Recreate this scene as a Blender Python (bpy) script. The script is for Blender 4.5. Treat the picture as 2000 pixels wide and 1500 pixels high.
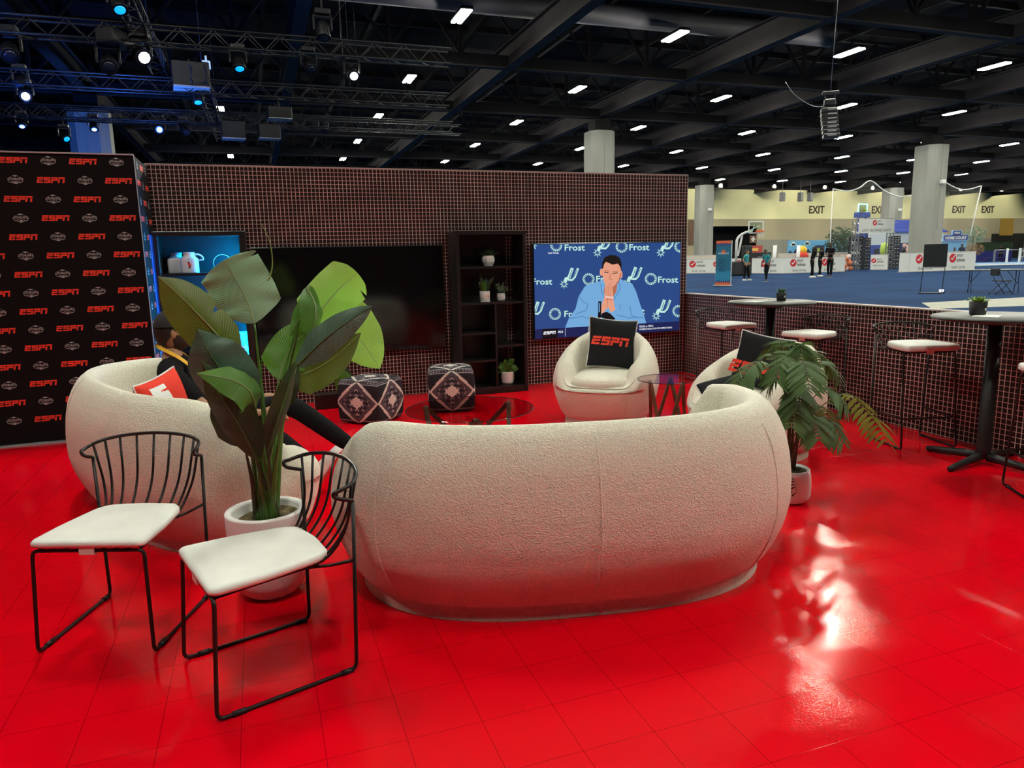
import bpy, math, random
from mathutils import Vector, Matrix
from math import sin, cos, pi, radians as R
random.seed(7)
for o in list(bpy.data.objects): bpy.data.objects.remove(o, do_unlink=True)
S = bpy.context.scene
COL = S.collection

# ---------------- camera, world, exposure ----------------
FPX, YAW, PITCH, ROLL, EYE = 1394.16, .33769, .17293, -.02191, 1.5
_f = Vector((sin(YAW)*cos(PITCH), cos(YAW)*cos(PITCH), -sin(PITCH)))
_r = Vector((cos(YAW), -sin(YAW), 0)); _u = _r.cross(_f)
CR = cos(ROLL)*_r + sin(ROLL)*_u; CU = -sin(ROLL)*_r + cos(ROLL)*_u; CF = _f
cam_data = bpy.data.cameras.new('camera'); cam = bpy.data.objects.new('camera', cam_data); COL.objects.link(cam)
cam.matrix_world = Matrix(((CR.x, CU.x, -CF.x, 0), (CR.y, CU.y, -CF.y, 0), (CR.z, CU.z, -CF.z, EYE), (0, 0, 0, 1)))
cam_data.sensor_width = 36; cam_data.lens = FPX/2000*36; cam_data.clip_start = .05; cam_data.clip_end = 400
S.camera = cam
S.view_settings.view_transform = 'Standard'; S.view_settings.look = 'None'; S.view_settings.gamma = 1
S.view_settings.use_curve_mapping = False
S.view_settings.exposure = 0.0
W = bpy.data.worlds.new('hall_air'); S.world = W; W.use_nodes = True
W.node_tree.nodes['Background'].inputs[0].default_value = (.55, .6, .8, 1)
W.node_tree.nodes['Background'].inputs[1].default_value = .006
FIX_POWER = 265      # radiance of one ceiling fixture
def ray(x, y): return CF + (x-1000)/FPX*CR - (y-750)/FPX*CU
def at_z(x, y, z=0.0):
    d = ray(x, y); t = (z-EYE)/d.z; return Vector((d.x*t, d.y*t, z))
def at_Y(x, y, Y):
    d = ray(x, y); t = Y/d.y; return Vector((d.x*t, Y, EYE+d.z*t))

# ---------------- materials ----------------
MATS = {}
def mat(name, col, rough=.5, metal=0., spec=.5, bump=None, var=None, emit=None, estr=1., coat=0., alpha=None, sheen=0.):
    if name in MATS: return MATS[name]
    m = bpy.data.materials.new(name); m.use_nodes = True; MATS[name] = m
    nt = m.node_tree; b = nt.nodes['Principled BSDF']; L = nt.links
    b.inputs['Base Color'].default_value = (*col, 1); b.inputs['Roughness'].default_value = rough
    b.inputs['Metallic'].default_value = metal; b.inputs['Specular IOR Level'].default_value = spec
    b.inputs['Coat Weight'].default_value = coat; b.inputs['Sheen Weight'].default_value = sheen
    tc = nt.nodes.new('ShaderNodeTexCoord')
    if var is None: var = (6., .06)
    n = nt.nodes.new('ShaderNodeTexNoise'); n.inputs['Scale'].default_value = var[0]; n.inputs['Detail'].default_value = 3
    L.new(tc.outputs['Object'], n.inputs['Vector'])
    mr = nt.nodes.new('ShaderNodeMapRange'); mr.inputs[1].default_value = .3; mr.inputs[2].default_value = .7
    mr.inputs[3].default_value = 1-var[1]; mr.inputs[4].default_value = 1+var[1]
    L.new(n.outputs['Fac'], mr.inputs[0])
    mx = nt.nodes.new('ShaderNodeVectorMath'); mx.operation = 'SCALE'; mx.inputs[0].default_value = col
    L.new(mr.outputs[0], mx.inputs['Scale']); L.new(mx.outputs[0], b.inputs['Base Color'])
    if bump:
        nb = nt.nodes.new('ShaderNodeTexNoise'); nb.inputs['Scale'].default_value = bump[0]; nb.inputs['Detail'].default_value = 4
        L.new(tc.outputs['Object'], nb.inputs['Vector'])
        bp = nt.nodes.new('ShaderNodeBump'); bp.inputs['Strength'].default_value = bump[1]; bp.inputs['Distance'].default_value = bump[2]
        L.new(nb.outputs['Fac'], bp.inputs['Height']); L.new(bp.outputs[0], b.inputs['Normal'])
    if emit:
        b.inputs['Emission Color'].default_value = (*emit, 1); b.inputs['Emission Strength'].default_value = estr
    return m
def mth(nt, op, a, b=None, c=None):
    n = nt.nodes.new('ShaderNodeMath'); n.operation = op
    for i, v in enumerate((a, b, c)):
        if v is None: continue
        if isinstance(v, (int, float)): n.inputs[i].default_value = v
        else: nt.links.new(v, n.inputs[i])
    return n.outputs[0]
def mixc(nt, fac, a, b):
    n = nt.nodes.new('ShaderNodeMix'); n.data_type = 'RGBA'
    nt.links.new(fac, n.inputs[0])
    for i, v in ((6, a), (7, b)):
        if isinstance(v, tuple): n.inputs[i].default_value = (*v, 1)
        else: nt.links.new(v, n.inputs[i])
    return n.outputs[2]

def grid_wall_mat(name, ax):
    """glossy near-black mosaic with pale pink and salmon grout"""
    m = bpy.data.materials.new(name); m.use_nodes = True; nt = m.node_tree; b = nt.nodes['Principled BSDF']
    tc = nt.nodes.new('ShaderNodeTexCoord'); sp = nt.nodes.new('ShaderNodeSeparateXYZ'); nt.links.new(tc.outputs['Object'], sp.inputs[0])
    cell = .0405
    fu = mth(nt, 'FRACT', mth(nt, 'DIVIDE', mth(nt, 'ADD', sp.outputs[ax], 20.), cell))
    fv = mth(nt, 'FRACT', mth(nt, 'DIVIDE', mth(nt, 'ADD', sp.outputs[2], 20.), cell))
    lu = mth(nt, 'LESS_THAN', fu, .13); lv = mth(nt, 'LESS_THAN', fv, .11)
    n = nt.nodes.new('ShaderNodeTexNoise'); n.inputs['Scale'].default_value = 9; n.inputs['Detail'].default_value = 2
    nt.links.new(tc.outputs['Object'], n.inputs['Vector'])
    tile = mixc(nt, n.outputs['Fac'], (.003, .002, .002), (.022, .006, .006))
    c1 = mixc(nt, lv, tile, (.72, .34, .33))
    c2 = mixc(nt, lu, c1, (.68, .54, .50))
    nt.links.new(c2, b.inputs['Base Color'])
    b.inputs['Roughness'].default_value = .45; b.inputs['Specular IOR Level'].default_value = .25
    return m

def floor_mat():
    m = bpy.data.materials.new('red_tile_floor'); m.use_nodes = True; nt = m.node_tree; b = nt.nodes['Principled BSDF']
    tc = nt.nodes.new('ShaderNodeTexCoord'); sp = nt.nodes.new('ShaderNodeSeparateXYZ'); nt.links.new(tc.outputs['Object'], sp.inputs[0])
    def seam(o, off, w):
        f = mth(nt, 'FRACT', mth(nt, 'DIVIDE', mth(nt, 'ADD', o, 50-off), .25))
        return mth(nt, 'LESS_THAN', mth(nt, 'ABSOLUTE', mth(nt, 'SUBTRACT', f, .5)), w)
    sx = seam(sp.outputs[0], .09+.125, .0045); sy = seam(sp.outputs[1], .05+.125, .0035)
    sm = mth(nt, 'MAXIMUM', sx, sy)
    n = nt.nodes.new('ShaderNodeTexNoise'); n.inputs['Scale'].default_value = 1.3; n.inputs['Detail'].default_value = 3
    nt.links.new(tc.outputs['Object'], n.inputs['Vector'])
    base = mixc(nt, n.outputs['Fac'], (.74, .0, .006), (.82, .001, .012))
    col = mixc(nt, sm, base, (.30, .0, .002))
    nt.links.new(col, b.inputs['Base Color'])
    # woven emboss and wavy sheets
    br = nt.nodes.new('ShaderNodeTexVoronoi'); br.inputs['Scale'].default_value = 150; nt.links.new(tc.outputs['Object'], br.inputs['Vector'])
    wv = nt.nodes.new('ShaderNodeTexNoise'); wv.inputs['Scale'].default_value = 3.2; wv.inputs['Detail'].default_value = 1
    nt.links.new(tc.outputs['Object'], wv.inputs['Vector'])
    msk = nt.nodes.new('ShaderNodeMapRange'); msk.inputs[1].default_value = .42; msk.inputs[2].default_value = .62; nt.links.new(wv.outputs['Fac'], msk.inputs[0])
    h = mth(nt, 'ADD', mth(nt, 'MULTIPLY', mth(nt, 'MULTIPLY', br.outputs['Distance'], msk.outputs[0]), .06), mth(nt, 'MULTIPLY', wv.outputs['Fac'], .15))
    h = mth(nt, 'SUBTRACT', h, mth(nt, 'MULTIPLY', sm, .03))
    bp = nt.nodes.new('ShaderNodeBump'); bp.inputs['Strength'].default_value = .55; bp.inputs['Distance'].default_value = .012
    nt.links.new(h, bp.inputs['Height']); nt.links.new(bp.outputs[0], b.inputs['Normal'])
    b.inputs['Roughness'].default_value = .11; b.inputs['Specular IOR Level'].default_value = .38
    return m

def boucle_mat():
    m = bpy.data.materials.new('cream_boucle'); m.use_nodes = True; nt = m.node_tree; b = nt.nodes['Principled BSDF']
    tc = nt.nodes.new('ShaderNodeTexCoord')
    n = nt.nodes.new('ShaderNodeTexNoise'); n.inputs['Scale'].default_value = 95; n.inputs['Detail'].default_value = 5; n.inputs['Roughness'].default_value = .65
    v = nt.nodes.new('ShaderNodeTexVoronoi'); v.inputs['Scale'].default_value = 160
    for q in (n, v): nt.links.new(tc.outputs['Object'], q.inputs['Vector'])
    mr = nt.nodes.new('ShaderNodeMapRange'); mr.inputs[1].default_value = .35; mr.inputs[2].default_value = .65; nt.links.new(n.outputs['Fac'], mr.inputs[0])
    nt.links.new(mixc(nt, mr.outputs[0], (.78, .74, .62), (.93, .90, .78)), b.inputs['Base Color'])
    bg = nt.nodes.new('ShaderNodeTexNoise'); bg.inputs['Scale'].default_value = 5; nt.links.new(tc.outputs['Object'], bg.inputs['Vector'])
    h = mth(nt, 'ADD', mth(nt, 'ADD', n.outputs['Fac'], mth(nt, 'MULTIPLY', v.outputs['Distance'], .6)), mth(nt, 'MULTIPLY', bg.outputs['Fac'], 1.2))
    bp = nt.nodes.new('ShaderNodeBump'); bp.inputs['Strength'].default_value = .85; bp.inputs['Distance'].default_value = .006
    nt.links.new(h, bp.inputs['Height']); nt.links.new(bp.outputs[0], b.inputs['Normal'])
    b.inputs['Roughness'].default_value = .95; b.inputs['Specular IOR Level'].default_value = .1; b.inputs['Sheen Weight'].default_value = .25
    return m

def concrete_mat(name, c0, c1, sc=.6):
    m = bpy.data.materials.new(name); m.use_nodes = True; nt = m.node_tree; b = nt.nodes['Principled BSDF']
    tc = nt.nodes.new('ShaderNodeTexCoord'); mp = nt.nodes.new('ShaderNodeMapping'); mp.inputs['Scale'].default_value = (1, 1, .25)
    nt.links.new(tc.outputs['Object'], mp.inputs[0])
    n = nt.nodes.new('ShaderNodeTexNoise'); n.inputs['Scale'].default_value = sc; n.inputs['Detail'].default_value = 8
    nt.links.new(mp.outputs[0], n.inputs['Vector'])
    nt.links.new(mixc(nt, n.outputs['Fac'], c0, c1), b.inputs['Base Color']); b.inputs['Roughness'].default_value = .8
    return m

def glass_mat(name, tint, k=.12):
    m = bpy.data.materials.new(name); m.use_nodes = True; nt = m.node_tree
    nt.nodes.remove(nt.nodes['Principled BSDF']); out = nt.nodes['Material Output']
    t = nt.nodes.new('ShaderNodeBsdfTransparent'); t.inputs[0].default_value = (*tint, 1)
    g = nt.nodes.new('ShaderNodeBsdfGlossy'); g.inputs['Roughness'].default_value = .02; g.inputs[0].default_value = (1, 1, 1, 1)
    fr = nt.nodes.new('ShaderNodeLayerWeight'); fr.inputs[0].default_value = .5
    n = nt.nodes.new('ShaderNodeTexNoise'); n.inputs['Scale'].default_value = 3
    mx = nt.nodes.new('ShaderNodeMixShader')
    f = mth(nt, 'ADD', mth(nt, 'MULTIPLY', mth(nt, 'POWER', fr.outputs['Facing'], 5.), .38), mth(nt, 'MULTIPLY', n.outputs['Fac'], k*.5))
    nt.links.new(f, mx.inputs[0]); nt.links.new(t.outputs[0], mx.inputs[1]); nt.links.new(g.outputs[0], mx.inputs[2])
    nt.links.new(mx.outputs[0], out.inputs[0])
    return m

def leaf_mat(name, c0, c1, trans=.0, rough=.42):
    m = bpy.data.materials.new(name); m.use_nodes = True; nt = m.node_tree; b = nt.nodes['Principled BSDF']
    uv = nt.nodes.new('ShaderNodeUVMap'); uv.uv_map = 'UVMap'
    sp = nt.nodes.new('ShaderNodeSeparateXYZ'); nt.links.new(uv.outputs[0], sp.inputs[0])
    # u across (-1..1 stored 0..1), v along ; veins run out and forward
    a = mth(nt, 'ABSOLUTE', mth(nt, 'SUBTRACT', sp.outputs[0], .5))
    ph = mth(nt, 'ADD', mth(nt, 'MULTIPLY', sp.outputs[1], 44.), mth(nt, 'MULTIPLY', a, -10.))
    s = mth(nt, 'SINE', mth(nt, 'MULTIPLY', ph, 6.283))
    n = nt.nodes.new('ShaderNodeTexNoise'); n.inputs['Scale'].default_value = 7; n.inputs['Detail'].default_value = 3
    tc = nt.nodes.new('ShaderNodeTexCoord'); nt.links.new(tc.outputs['Object'], n.inputs['Vector'])
    f = mth(nt, 'ADD', mth(nt, 'MULTIPLY', s, .055), n.outputs['Fac'])
    nt.links.new(mixc(nt, f, c0, c1), b.inputs['Base Color'])
    bp = nt.nodes.new('ShaderNodeBump'); bp.inputs['Strength'].default_value = .35; bp.inputs['Distance'].default_value = .0018
    nt.links.new(s, bp.inputs['Height']); nt.links.new(bp.outputs[0], b.inputs['Normal'])
    b.inputs['Roughness'].default_value = rough; b.inputs['Specular IOR Level'].default_value = .4
    if trans:
        out = nt.nodes['Material Output']; tl = nt.nodes.new('ShaderNodeBsdfTranslucent'); tl.inputs[0].default_value = (*[min(1, q*2.2) for q in c1], 1)
        mx = nt.nodes.new('ShaderNodeMixShader'); mx.inputs[0].default_value = trans
        nt.links.new(b.outputs[0], mx.inputs[1]); nt.links.new(tl.outputs[0], mx.inputs[2]); nt.links.new(mx.outputs[0], out.inputs[0])
    return m

# ---------------- mesh builder ----------------
def fillet(pts, r, n=4):
    pts = [Vector(p) for p in pts]; out = [pts[0]]
    for i in range(1, len(pts)-1):
        a, b, c = pts[i-1], pts[i], pts[i+1]; d1 = (a-b); d2 = (c-b)
        rr = min(r, d1.length*.45, d2.length*.45); p1 = b+d1.normalized()*rr; p2 = b+d2.normalized()*rr
        for k in range(n+1):
            t = k/n; out.append(p1*(1-t)**2+b*2*t*(1-t)+p2*t*t)
    out.append(pts[-1]); return out
def spline(pts, n=6):
    P = [Vector(p) for p in pts]; P = [2*P[0]-P[1]]+P+[2*P[-1]-P[-2]]; out = []
    for i in range(1, len(P)-2):
        for k in range(n):
            t = k/n; a, b, c, d = P[i-1], P[i], P[i+1], P[i+2]
            out.append(.5*((2*b)+(c-a)*t+(2*a-5*b+4*c-d)*t*t+(3*b-a-3*c+d)*t**3))
    out.append(P[-2]); return out
class MB:
    def __init__(s): s.v = []; s.f = []; s.m = []; s.s = []; s.uv = {}
    def add(s, vs, fs, mi=0, sm=False, M=None):
        b = len(s.v)
        s.v += [(M@Vector(v)) if M else Vector(v) for v in vs]
        for f in fs: s.f.append(tuple(i+b for i in f)); s.m.append(mi); s.s.append(sm)
        return b
    def box(s, lo, hi, mi=0, M=None):
        x0, y0, z0 = lo; x1, y1, z1 = hi
        s.add([(x0,y0,z0),(x1,y0,z0),(x1,y1,z0),(x0,y1,z0),(x0,y0,z1),(x1,y0,z1),(x1,y1,z1),(x0,y1,z1)],
              [(0,3,2,1),(4,5,6,7),(0,1,5,4),(1,2,6,5),(2,3,7,6),(3,0,4,7)], mi, False, M); return s
    def bbox(s, lo, hi, r=.01, mi=0, M=None):
        """box with chamfered edges"""
        c = [(a+b)/2 for a, b in zip(lo, hi)]; h = [(b-a)/2 for a, b in zip(lo, hi)]; r = min(r, min(h)*.9)
        vs = []; idx = {}
        for sx in (-1, 1):
            for sy in (-1, 1):
                for sz in (-1, 1):
                    for ax in range(3):
                        p = [c[0]+sx*(h[0]-(r if ax != 0 else 0)), c[1]+sy*(h[1]-(r if ax != 1 else 0)), c[2]+sz*(h[2]-(r if ax != 2 else 0))]
                        idx[(sx, sy, sz, ax)] = len(vs); vs.append(p)
        fs = []
        for ax in range(3):
            o = [a for a in range(3) if a != ax]
            for sg in (-1, 1):
                q = []
                for a, b in ((-1,-1),(1,-1),(1,1),(-1,1)):
                    k = [0,0,0]; k[ax] = sg; k[o[0]] = a; k[o[1]] = b; q.append(idx[(*k, ax)])
                fs.append(tuple(q) if (sg > 0) != (ax == 1) else tuple(q[::-1]))
            for a in (-1, 1):
                for b in (-1, 1):
                    k0 = [0,0,0]; k1 = [0,0,0]; k0[ax] = -1; k1[ax] = 1
                    for k in (k0, k1): k[o[0]] = a; k[o[1]] = b
                    fs.append((idx[(*k0, o[0])], idx[(*k1, o[0])], idx[(*k1, o[1])], idx[(*k0, o[1])]))
        for sx in (-1, 1):
            for sy in (-1, 1):
                for sz in (-1, 1): fs.append((idx[(sx,sy,sz,0)], idx[(sx,sy,sz,1)], idx[(sx,sy,sz,2)]))
        s.add(vs, fs, mi, False, M); return s
    def bar(s, a, b, w, h=None, mi=0, up=(0,0,1)):
        a, b = Vector(a), Vector(b); h = h or w; d = (b-a).normalized(); up = Vector(up)
        if abs(d.dot(up)) > .98: up = Vector((0,1,0))
        x = d.cross(up).normalized(); z = x.cross(d)
        vs = [p+x*i*w/2+z*j*h/2 for p in (a, b) for i, j in ((-1,-1),(1,-1),(1,1),(-1,1))]
        s.add(vs, [(0,1,2,3),(7,6,5,4),(0,4,5,1),(1,5,6,2),(2,6,7,3),(3,7,4,0)], mi); return s
    def tube(s, pts, r, n=8, mi=0, closed=False, caps=True, sm=True):
        pts = [Vector(p) for p in pts]; N = len(pts); vs = []
        rr = r if isinstance(r, (list, tuple)) else [r]*N
        d0 = (pts[1]-pts[0]).normalized(); up = Vector((0,0,1)) if abs(d0.z) < .9 else Vector((1,0,0))
        nx = d0.cross(up).normalized()
        for i in range(N):
            a = pts[(i-1) % N] if (closed or i > 0) else pts[i]; b = pts[(i+1) % N] if (closed or i < N-1) else pts[i]
            d = (b-a).normalized(); nx = (nx-d*nx.dot(d))
            nx = nx.normalized() if nx.length > 1e-6 else d.orthogonal().normalized(); ny = d.cross(nx)
            for k in range(n):
                t = 2*pi*k/n; vs.append(pts[i]+(nx*cos(t)+ny*sin(t))*rr[i])
        fs = []
        for i in range(N if closed else N-1):
            j = (i+1) % N
            for k in range(n): fs.append((i*n+k, i*n+(k+1) % n, j*n+(k+1) % n, j*n+k))
        if caps and not closed: fs += [tuple(range(n))[::-1], tuple((N-1)*n+k for k in range(n))]
        s.add(vs, fs, mi, sm); return s
    def lathe(s, prof, n=40, c=(0,0,0), mi=0, sm=True, M=None):
        vs = []; N = len(prof)
        for r, z in prof:
            for k in range(n):
                t = 2*pi*k/n; vs.append((c[0]+r*cos(t), c[1]+r*sin(t), c[2]+z))
        fs = [(i*n+k, i*n+(k+1) % n, (i+1)*n+(k+1) % n, (i+1)*n+k) for i in range(N-1) for k in range(n)]
        if prof[0][0] > 1e-5: fs.append(tuple(range(n))[::-1])
        if prof[-1][0] > 1e-5: fs.append(tuple((N-1)*n+k for k in range(n)))
        s.add(vs, fs, mi, sm, M); return s
    def grid(s, fn, nu, nv, mi=0, cu=False, cv=False, sm=True, M=None):
        U = nu if cu else nu+1; V = nv if cv else nv+1
        vs = [fn(i/nu, j/nv) for j in range(V) for i in range(U)]
        fs = []; 
        for j in range(nv):
            for i in range(nu):
                i2 = (i+1) % U; j2 = (j+1) % V
                fs.append((j*U+i, j*U+i2, j2*U+i2, j2*U+i))
        if callable(mi):
            b = len(s.v); s.v += [(M@Vector(v)) if M else Vector(v) for v in vs]
            q = 0
            for j in range(nv):
                for i in range(nu):
                    s.f.append(tuple(k+b for k in fs[q])); s.m.append(mi((i+.5)/nu, (j+.5)/nv)); s.s.append(sm); q += 1
        else: s.add(vs, fs, mi, sm, M)
        return s
    def prism(s, poly, z0, z1, mi=0, M=None, sm=False):
        n = len(poly); vs = [(x, y, z0) for x, y in poly]+[(x, y, z1) for x, y in poly]
        fs = [tuple(range(n))[::-1], tuple(range(n, 2*n))]+[(i, (i+1) % n, n+(i+1) % n, n+i) for i in range(n)]
        s.add(vs, fs, mi, sm, M); return s
    def flat(s, poly, mi=0, M=None, z=0.):
        s.add([(x, y, z) for x, y in poly], [tuple(range(len(poly)))], mi, False, M); return s
    def mesh(s, name, mats):
        me = bpy.data.meshes.new(name); me.from_pydata([tuple(v) for v in s.v], [], s.f)
        for m in (mats if isinstance(mats, (list, tuple)) else [mats]): me.materials.append(m)
        me.polygons.foreach_set('material_index', s.m); me.polygons.foreach_set('use_smooth', s.s)
        if s.uv:
            ul = me.uv_layers.new(name='UVMap')
            for p in me.polygons:
                for li in p.loop_indices: ul.data[li].uv = s.uv.get(me.loops[li].vertex_index, (0, 0))
        me.update(); me.validate(); return me

def tag(o, label=None, cat=None, group=None, kind=None):
    if label: o['label'] = label
    if cat: o['category'] = cat
    if group: o['group'] = group
    if kind: o['kind'] = kind
    return o
def part(name, mb, mats, parent, label=None, kind=None, loc=None):
    o = bpy.data.objects.new(name, mb.mesh(name, mats) if isinstance(mb, MB) else mb); COL.objects.link(o)
    if parent: o.parent = parent
    if loc: o.location = loc
    return tag(o, label, None, None, kind)
def thing(name, label, cat, loc=(0,0,0), rz=0., group=None):
    o = bpy.data.objects.new(name, None); COL.objects.link(o); o.location = loc; o.rotation_euler = (0, 0, rz)
    o.empty_display_size = .1
    return tag(o, label, cat, group)
def solo(name, mb, mats, label, cat, loc=(0,0,0), rz=0., group=None, kind=None):
    o = part(name, mb, mats, None); o.location = loc; o.rotation_euler = (0, 0, rz); return tag(o, label, cat, group, kind)
def struct(name, mb, mats, loc=(0,0,0)):
    o = part(name, mb, mats, None); o.location = loc; return tag(o, kind='structure')
def dup(src, label, loc=None, rz=None):
    def cp(o, par):
        c = o.copy(); COL.objects.link(c); c.parent = par
        for ch in [q for q in list(bpy.data.objects) if q.parent == o]: cp(ch, c)
        return c
    c = cp(src, None); c['label'] = label
    if loc is not None: c.location = loc
    if rz is not None: c.rotation_euler = (0, 0, rz)
    return c
_tc = {}
def text_data(txt, bold=0.0, shear=0., space=1.):
    k = (txt, bold, shear, space)
    if k not in _tc:
        cu = bpy.data.curves.new('t', 'FONT'); cu.body = txt; cu.offset = bold; cu.shear = shear; cu.space_character = space
        cu.resolution_u = 2; cu.fill_mode = 'FRONT'
        o = bpy.data.objects.new('t', cu); COL.objects.link(o); bpy.context.view_layer.update()
        me = bpy.data.meshes.new_from_object(o)
        vs = [v.co.copy() for v in me.vertices]; fs = [tuple(p.vertices) for p in me.polygons]
        x0 = min(v.x for v in vs); x1 = max(v.x for v in vs)
        _tc[k] = ([Vector((v.x-x0, v.y, 0)) for v in vs], fs, x1-x0)
        bpy.data.objects.remove(o); bpy.data.curves.remove(cu); bpy.data.meshes.remove(me)
    return _tc[k]
def text(mb, txt, cx, cy, h, mi, M=None, z=0., bold=.02, shear=0., width=None, align='C', clip=None):
    """flat lettering, cap height h, centred on (cx,cy) in the plane of M"""
    vs, fs, w = text_data(txt, bold, shear); k = h/.70; kx = k if width is None else width/w
    x0 = cx-(w*kx/2 if align == 'C' else 0)
    mb.add([(x0+v.x*kx, cy-h/2+v.y*k, z) for v in vs], fs, mi, False, M)
# three-letter block logo strokes: x, y, w, h rects in a 0..1 tall cell
def espn(mb, cx, cy, h, mi, M=None, z=0.):
    wd = .98; gap = .10; T = (.72, 1.0); Mi = (.40, .64); sh = .20
    glyph = [[(0, T[0], wd, T[1]), (0, 0, .30, Mi[1]), (.30, Mi[0], wd*.93, Mi[1]), (.30, 0, wd*.95, .24)],
             [(0, T[0], wd, T[1]), (0, Mi[1], .30, T[0]), (0, Mi[0], wd, Mi[1]), (wd-.30, .24, wd, Mi[0]), (0, 0, wd, .24)],
             [(0, T[0], wd, T[1]), (0, 0, .30, Mi[1]), (.30, Mi[0]-.04, wd, Mi[1]), (wd-.26, Mi[1], wd, T[0])],
             [(0, T[0], wd*1.05, T[1]), (0, 0, .30, Mi[1]), (wd-.25, 0, wd+.05, Mi[1])]]
    tot = 4*wd+3*gap
    for g, rects in enumerate(glyph):
        ox = g*(wd+gap)-tot/2
        for a, b, c_, d in rects:
            q = [(a, b), (c_, b), (c_, d), (a, d)]
            mb.flat([(cx+(ox+x+sh*(y-.5))*h, cy+(y-.5)*h) for x, y in q], mi, M, z)
def frame_M(o, x, y):
    """matrix with origin o, x axis x, y axis y"""
    x = Vector(x).normalized(); y = Vector(y).normalized(); z = x.cross(y)
    return Matrix(((x.x, y.x, z.x, o[0]), (x.y, y.y, z.y, o[1]), (x.z, y.z, z.z, o[2]), (0, 0, 0, 1)))
# ---------------- shared materials ----------------
M_black = mat('black_powder_coat', (.012, .012, .013), .42, 0, .4)
M_wire = mat('black_wire_steel', (.016, .012, .011), .38, .3, .5)
M_white = mat('white_vinyl', (.86, .86, .82), .5, 0, .4, bump=(30, .25, .003))
M_ceram = mat('white_ceramic', (.84, .82, .82), .32, 0, .5, var=(7, .05))
M_boucle = boucle_mat()
M_redp = mat('red_print', (.95, .06, .03), .6)
M_greyp = mat('grey_print', (.46, .46, .46), .6)
M_dark = mat('black_fabric_print', (.0085, .0085, .0095), .8, 0, .1)
M_ceil = mat('black_ceiling_paint', (.009, .008, .011), .9, 0, .1)
M_gird = mat('grey_girder_paint', (.036,.031,.034), .75, 0, .2, var=(1, .2))
M_gird2 = mat('dark_truss_paint', (.009,.008,.009), .8, 0, .2)
M_glow = mat('fixture_diffuser', (.9, .9, .9), .5, emit=(.98, .98, .83), estr=FIX_POWER)
M_steel = mat('truss_aluminium', (.30, .31, .33), .35, .8)
M_dkmetal = mat('dark_metal', (.02, .02, .024), .4, .6)

# ---------------- booth shell ----------------
YB, XW = 7.965, 5.165
struct('floor', MB().box((-9, -5, -.12), (XW+.09, YB+.1, 0)), floor_mat())
g1 = grid_wall_mat('mosaic_wall_back', 0); g2 = grid_wall_mat('mosaic_wall_side', 1)
struct('wall_back', MB().box((-.94, YB, 0), (XW+.02, YB+.14, 2.485)), g1)
struct('wall_right', MB().box((XW, .5, 0), (XW+.08, YB, 1.015)), g2)
capm = mat('pale_edge_trim', (.50, .47, .44), .5)
struct('trim_1', MB().box((-.94, YB-.004, 2.485), (XW+.02, YB+.144, 2.495)), capm)
struct('trim_2', MB().box((XW-.006, .5, 1.015), (XW+.086, YB-.01, 1.026)), capm)
struct('trim_3', MB().box((XW-.006, YB-.02, 0), (XW, YB, 1.015)), mat('red_edge', (.2, .02, .02), .5))
struct('trim_4', MB().box((XW+.02, YB-.004, 0), (XW+.026, YB+.144, 2.495)), capm)
# press backdrop with printed logos
def final_four(mb, cx, cy, w, M, ms=(1, 2)):
    h = w*.66
    def P(pts): return [(cx+x*w/2, cy+y*h/2) for x, y in pts]
    mb.flat(P([(-.35,-1*.75),(0,-1),(.35,-.75),(.85,-.55),(1,-.1),(.92,.35),(.45,.62),(.3,.86),(0,1),(-.3,.86),(-.45,.62),(-.92,.35),(-1,-.1),(-.85,-.55)]), ms[0], M, .001)
    mb.flat(P([(-.86,-.42),(-.3,-.62),(.3,-.62),(.86,-.42),(.90,-.12),(-.90,-.12)]), ms[1], M, .0015)
    mb.flat(P([(-.62,.42),(-.28,.78),(-.05,.62),(.05,.62),(.28,.78),(.62,.42),(.2,.36),(-.2,.36)]), ms[1], M, .0015)
    text(mb, 'FINAL FOUR', cx, cy+h*.06, h*.24, ms[1], M, .0016, bold=.03, width=w*.90)
    text(mb, 'FINAL FOUR', cx, cy-h*.19, h*.10, ms[0], M, .0018, bold=.02, width=w*.5)
    mb.flat(P([(-.18,-.62),(-.1,-.48),(.1,-.48),(.18,-.62),(.1,-.78),(-.1,-.78)]), ms[0], M, .0018)
YF = 7.08
bd = thing('media_backdrop', 'tall black press backdrop printed with repeating red and grey logos', 'backdrop', (-2.4, YF+.4, 0))
mb = MB().box((-1.6, -.4, .02), (1.49, -.36, 2.45), 0)
Mf = frame_M((2.4, -.4, 0), (1, 0, 0), (0, 0, 1))
for r_ in range(15):
    for c_ in range(0, 12):
        x = -1.045-.2515*c_; z = 2.388-.1545*r_
        if x < -3.9 or z < .1: continue
        if (r_+c_) % 2: espn(mb, x, z, .047, 1, Mf, .0015)
        else: final_four(mb, x, z, .112, Mf, (2, 0))
part('front_panel', mb, [M_dark, M_redp, M_greyp], bd)
mb = MB().box((1.45, -.36, .02), (1.49, .42, 2.45), 0)
Ms = frame_M((1.49, -YF-.4, 0), (0, 1, 0), (0, 0, 1))
for r_ in range(15):
    for c_ in range(3):
        x = YF+.17+.25*c_; z = 2.388-.1545*r_
        if z < .1: continue
        if (r_+c_) % 2: espn(mb, x, z, .047, 1, Ms, .0015)
        else: final_four(mb, x, z, .112, Ms, (2, 0))
part('side_return', mb, [M_dark, M_redp, M_greyp], bd)
part('edge_trim', MB().bar((1.492, -.402, .02), (1.492, -.402, 2.45), .006).bar((-1.6, -.40, 2.452), (1.49, -.40, 2.452), .03, .012).box((-1.6, -.41, 0), (1.49, -.35, .012)), mat('silver_edge', (.55, .56, .6), .4, .3), bd, 'silver metal edge strip')

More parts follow.
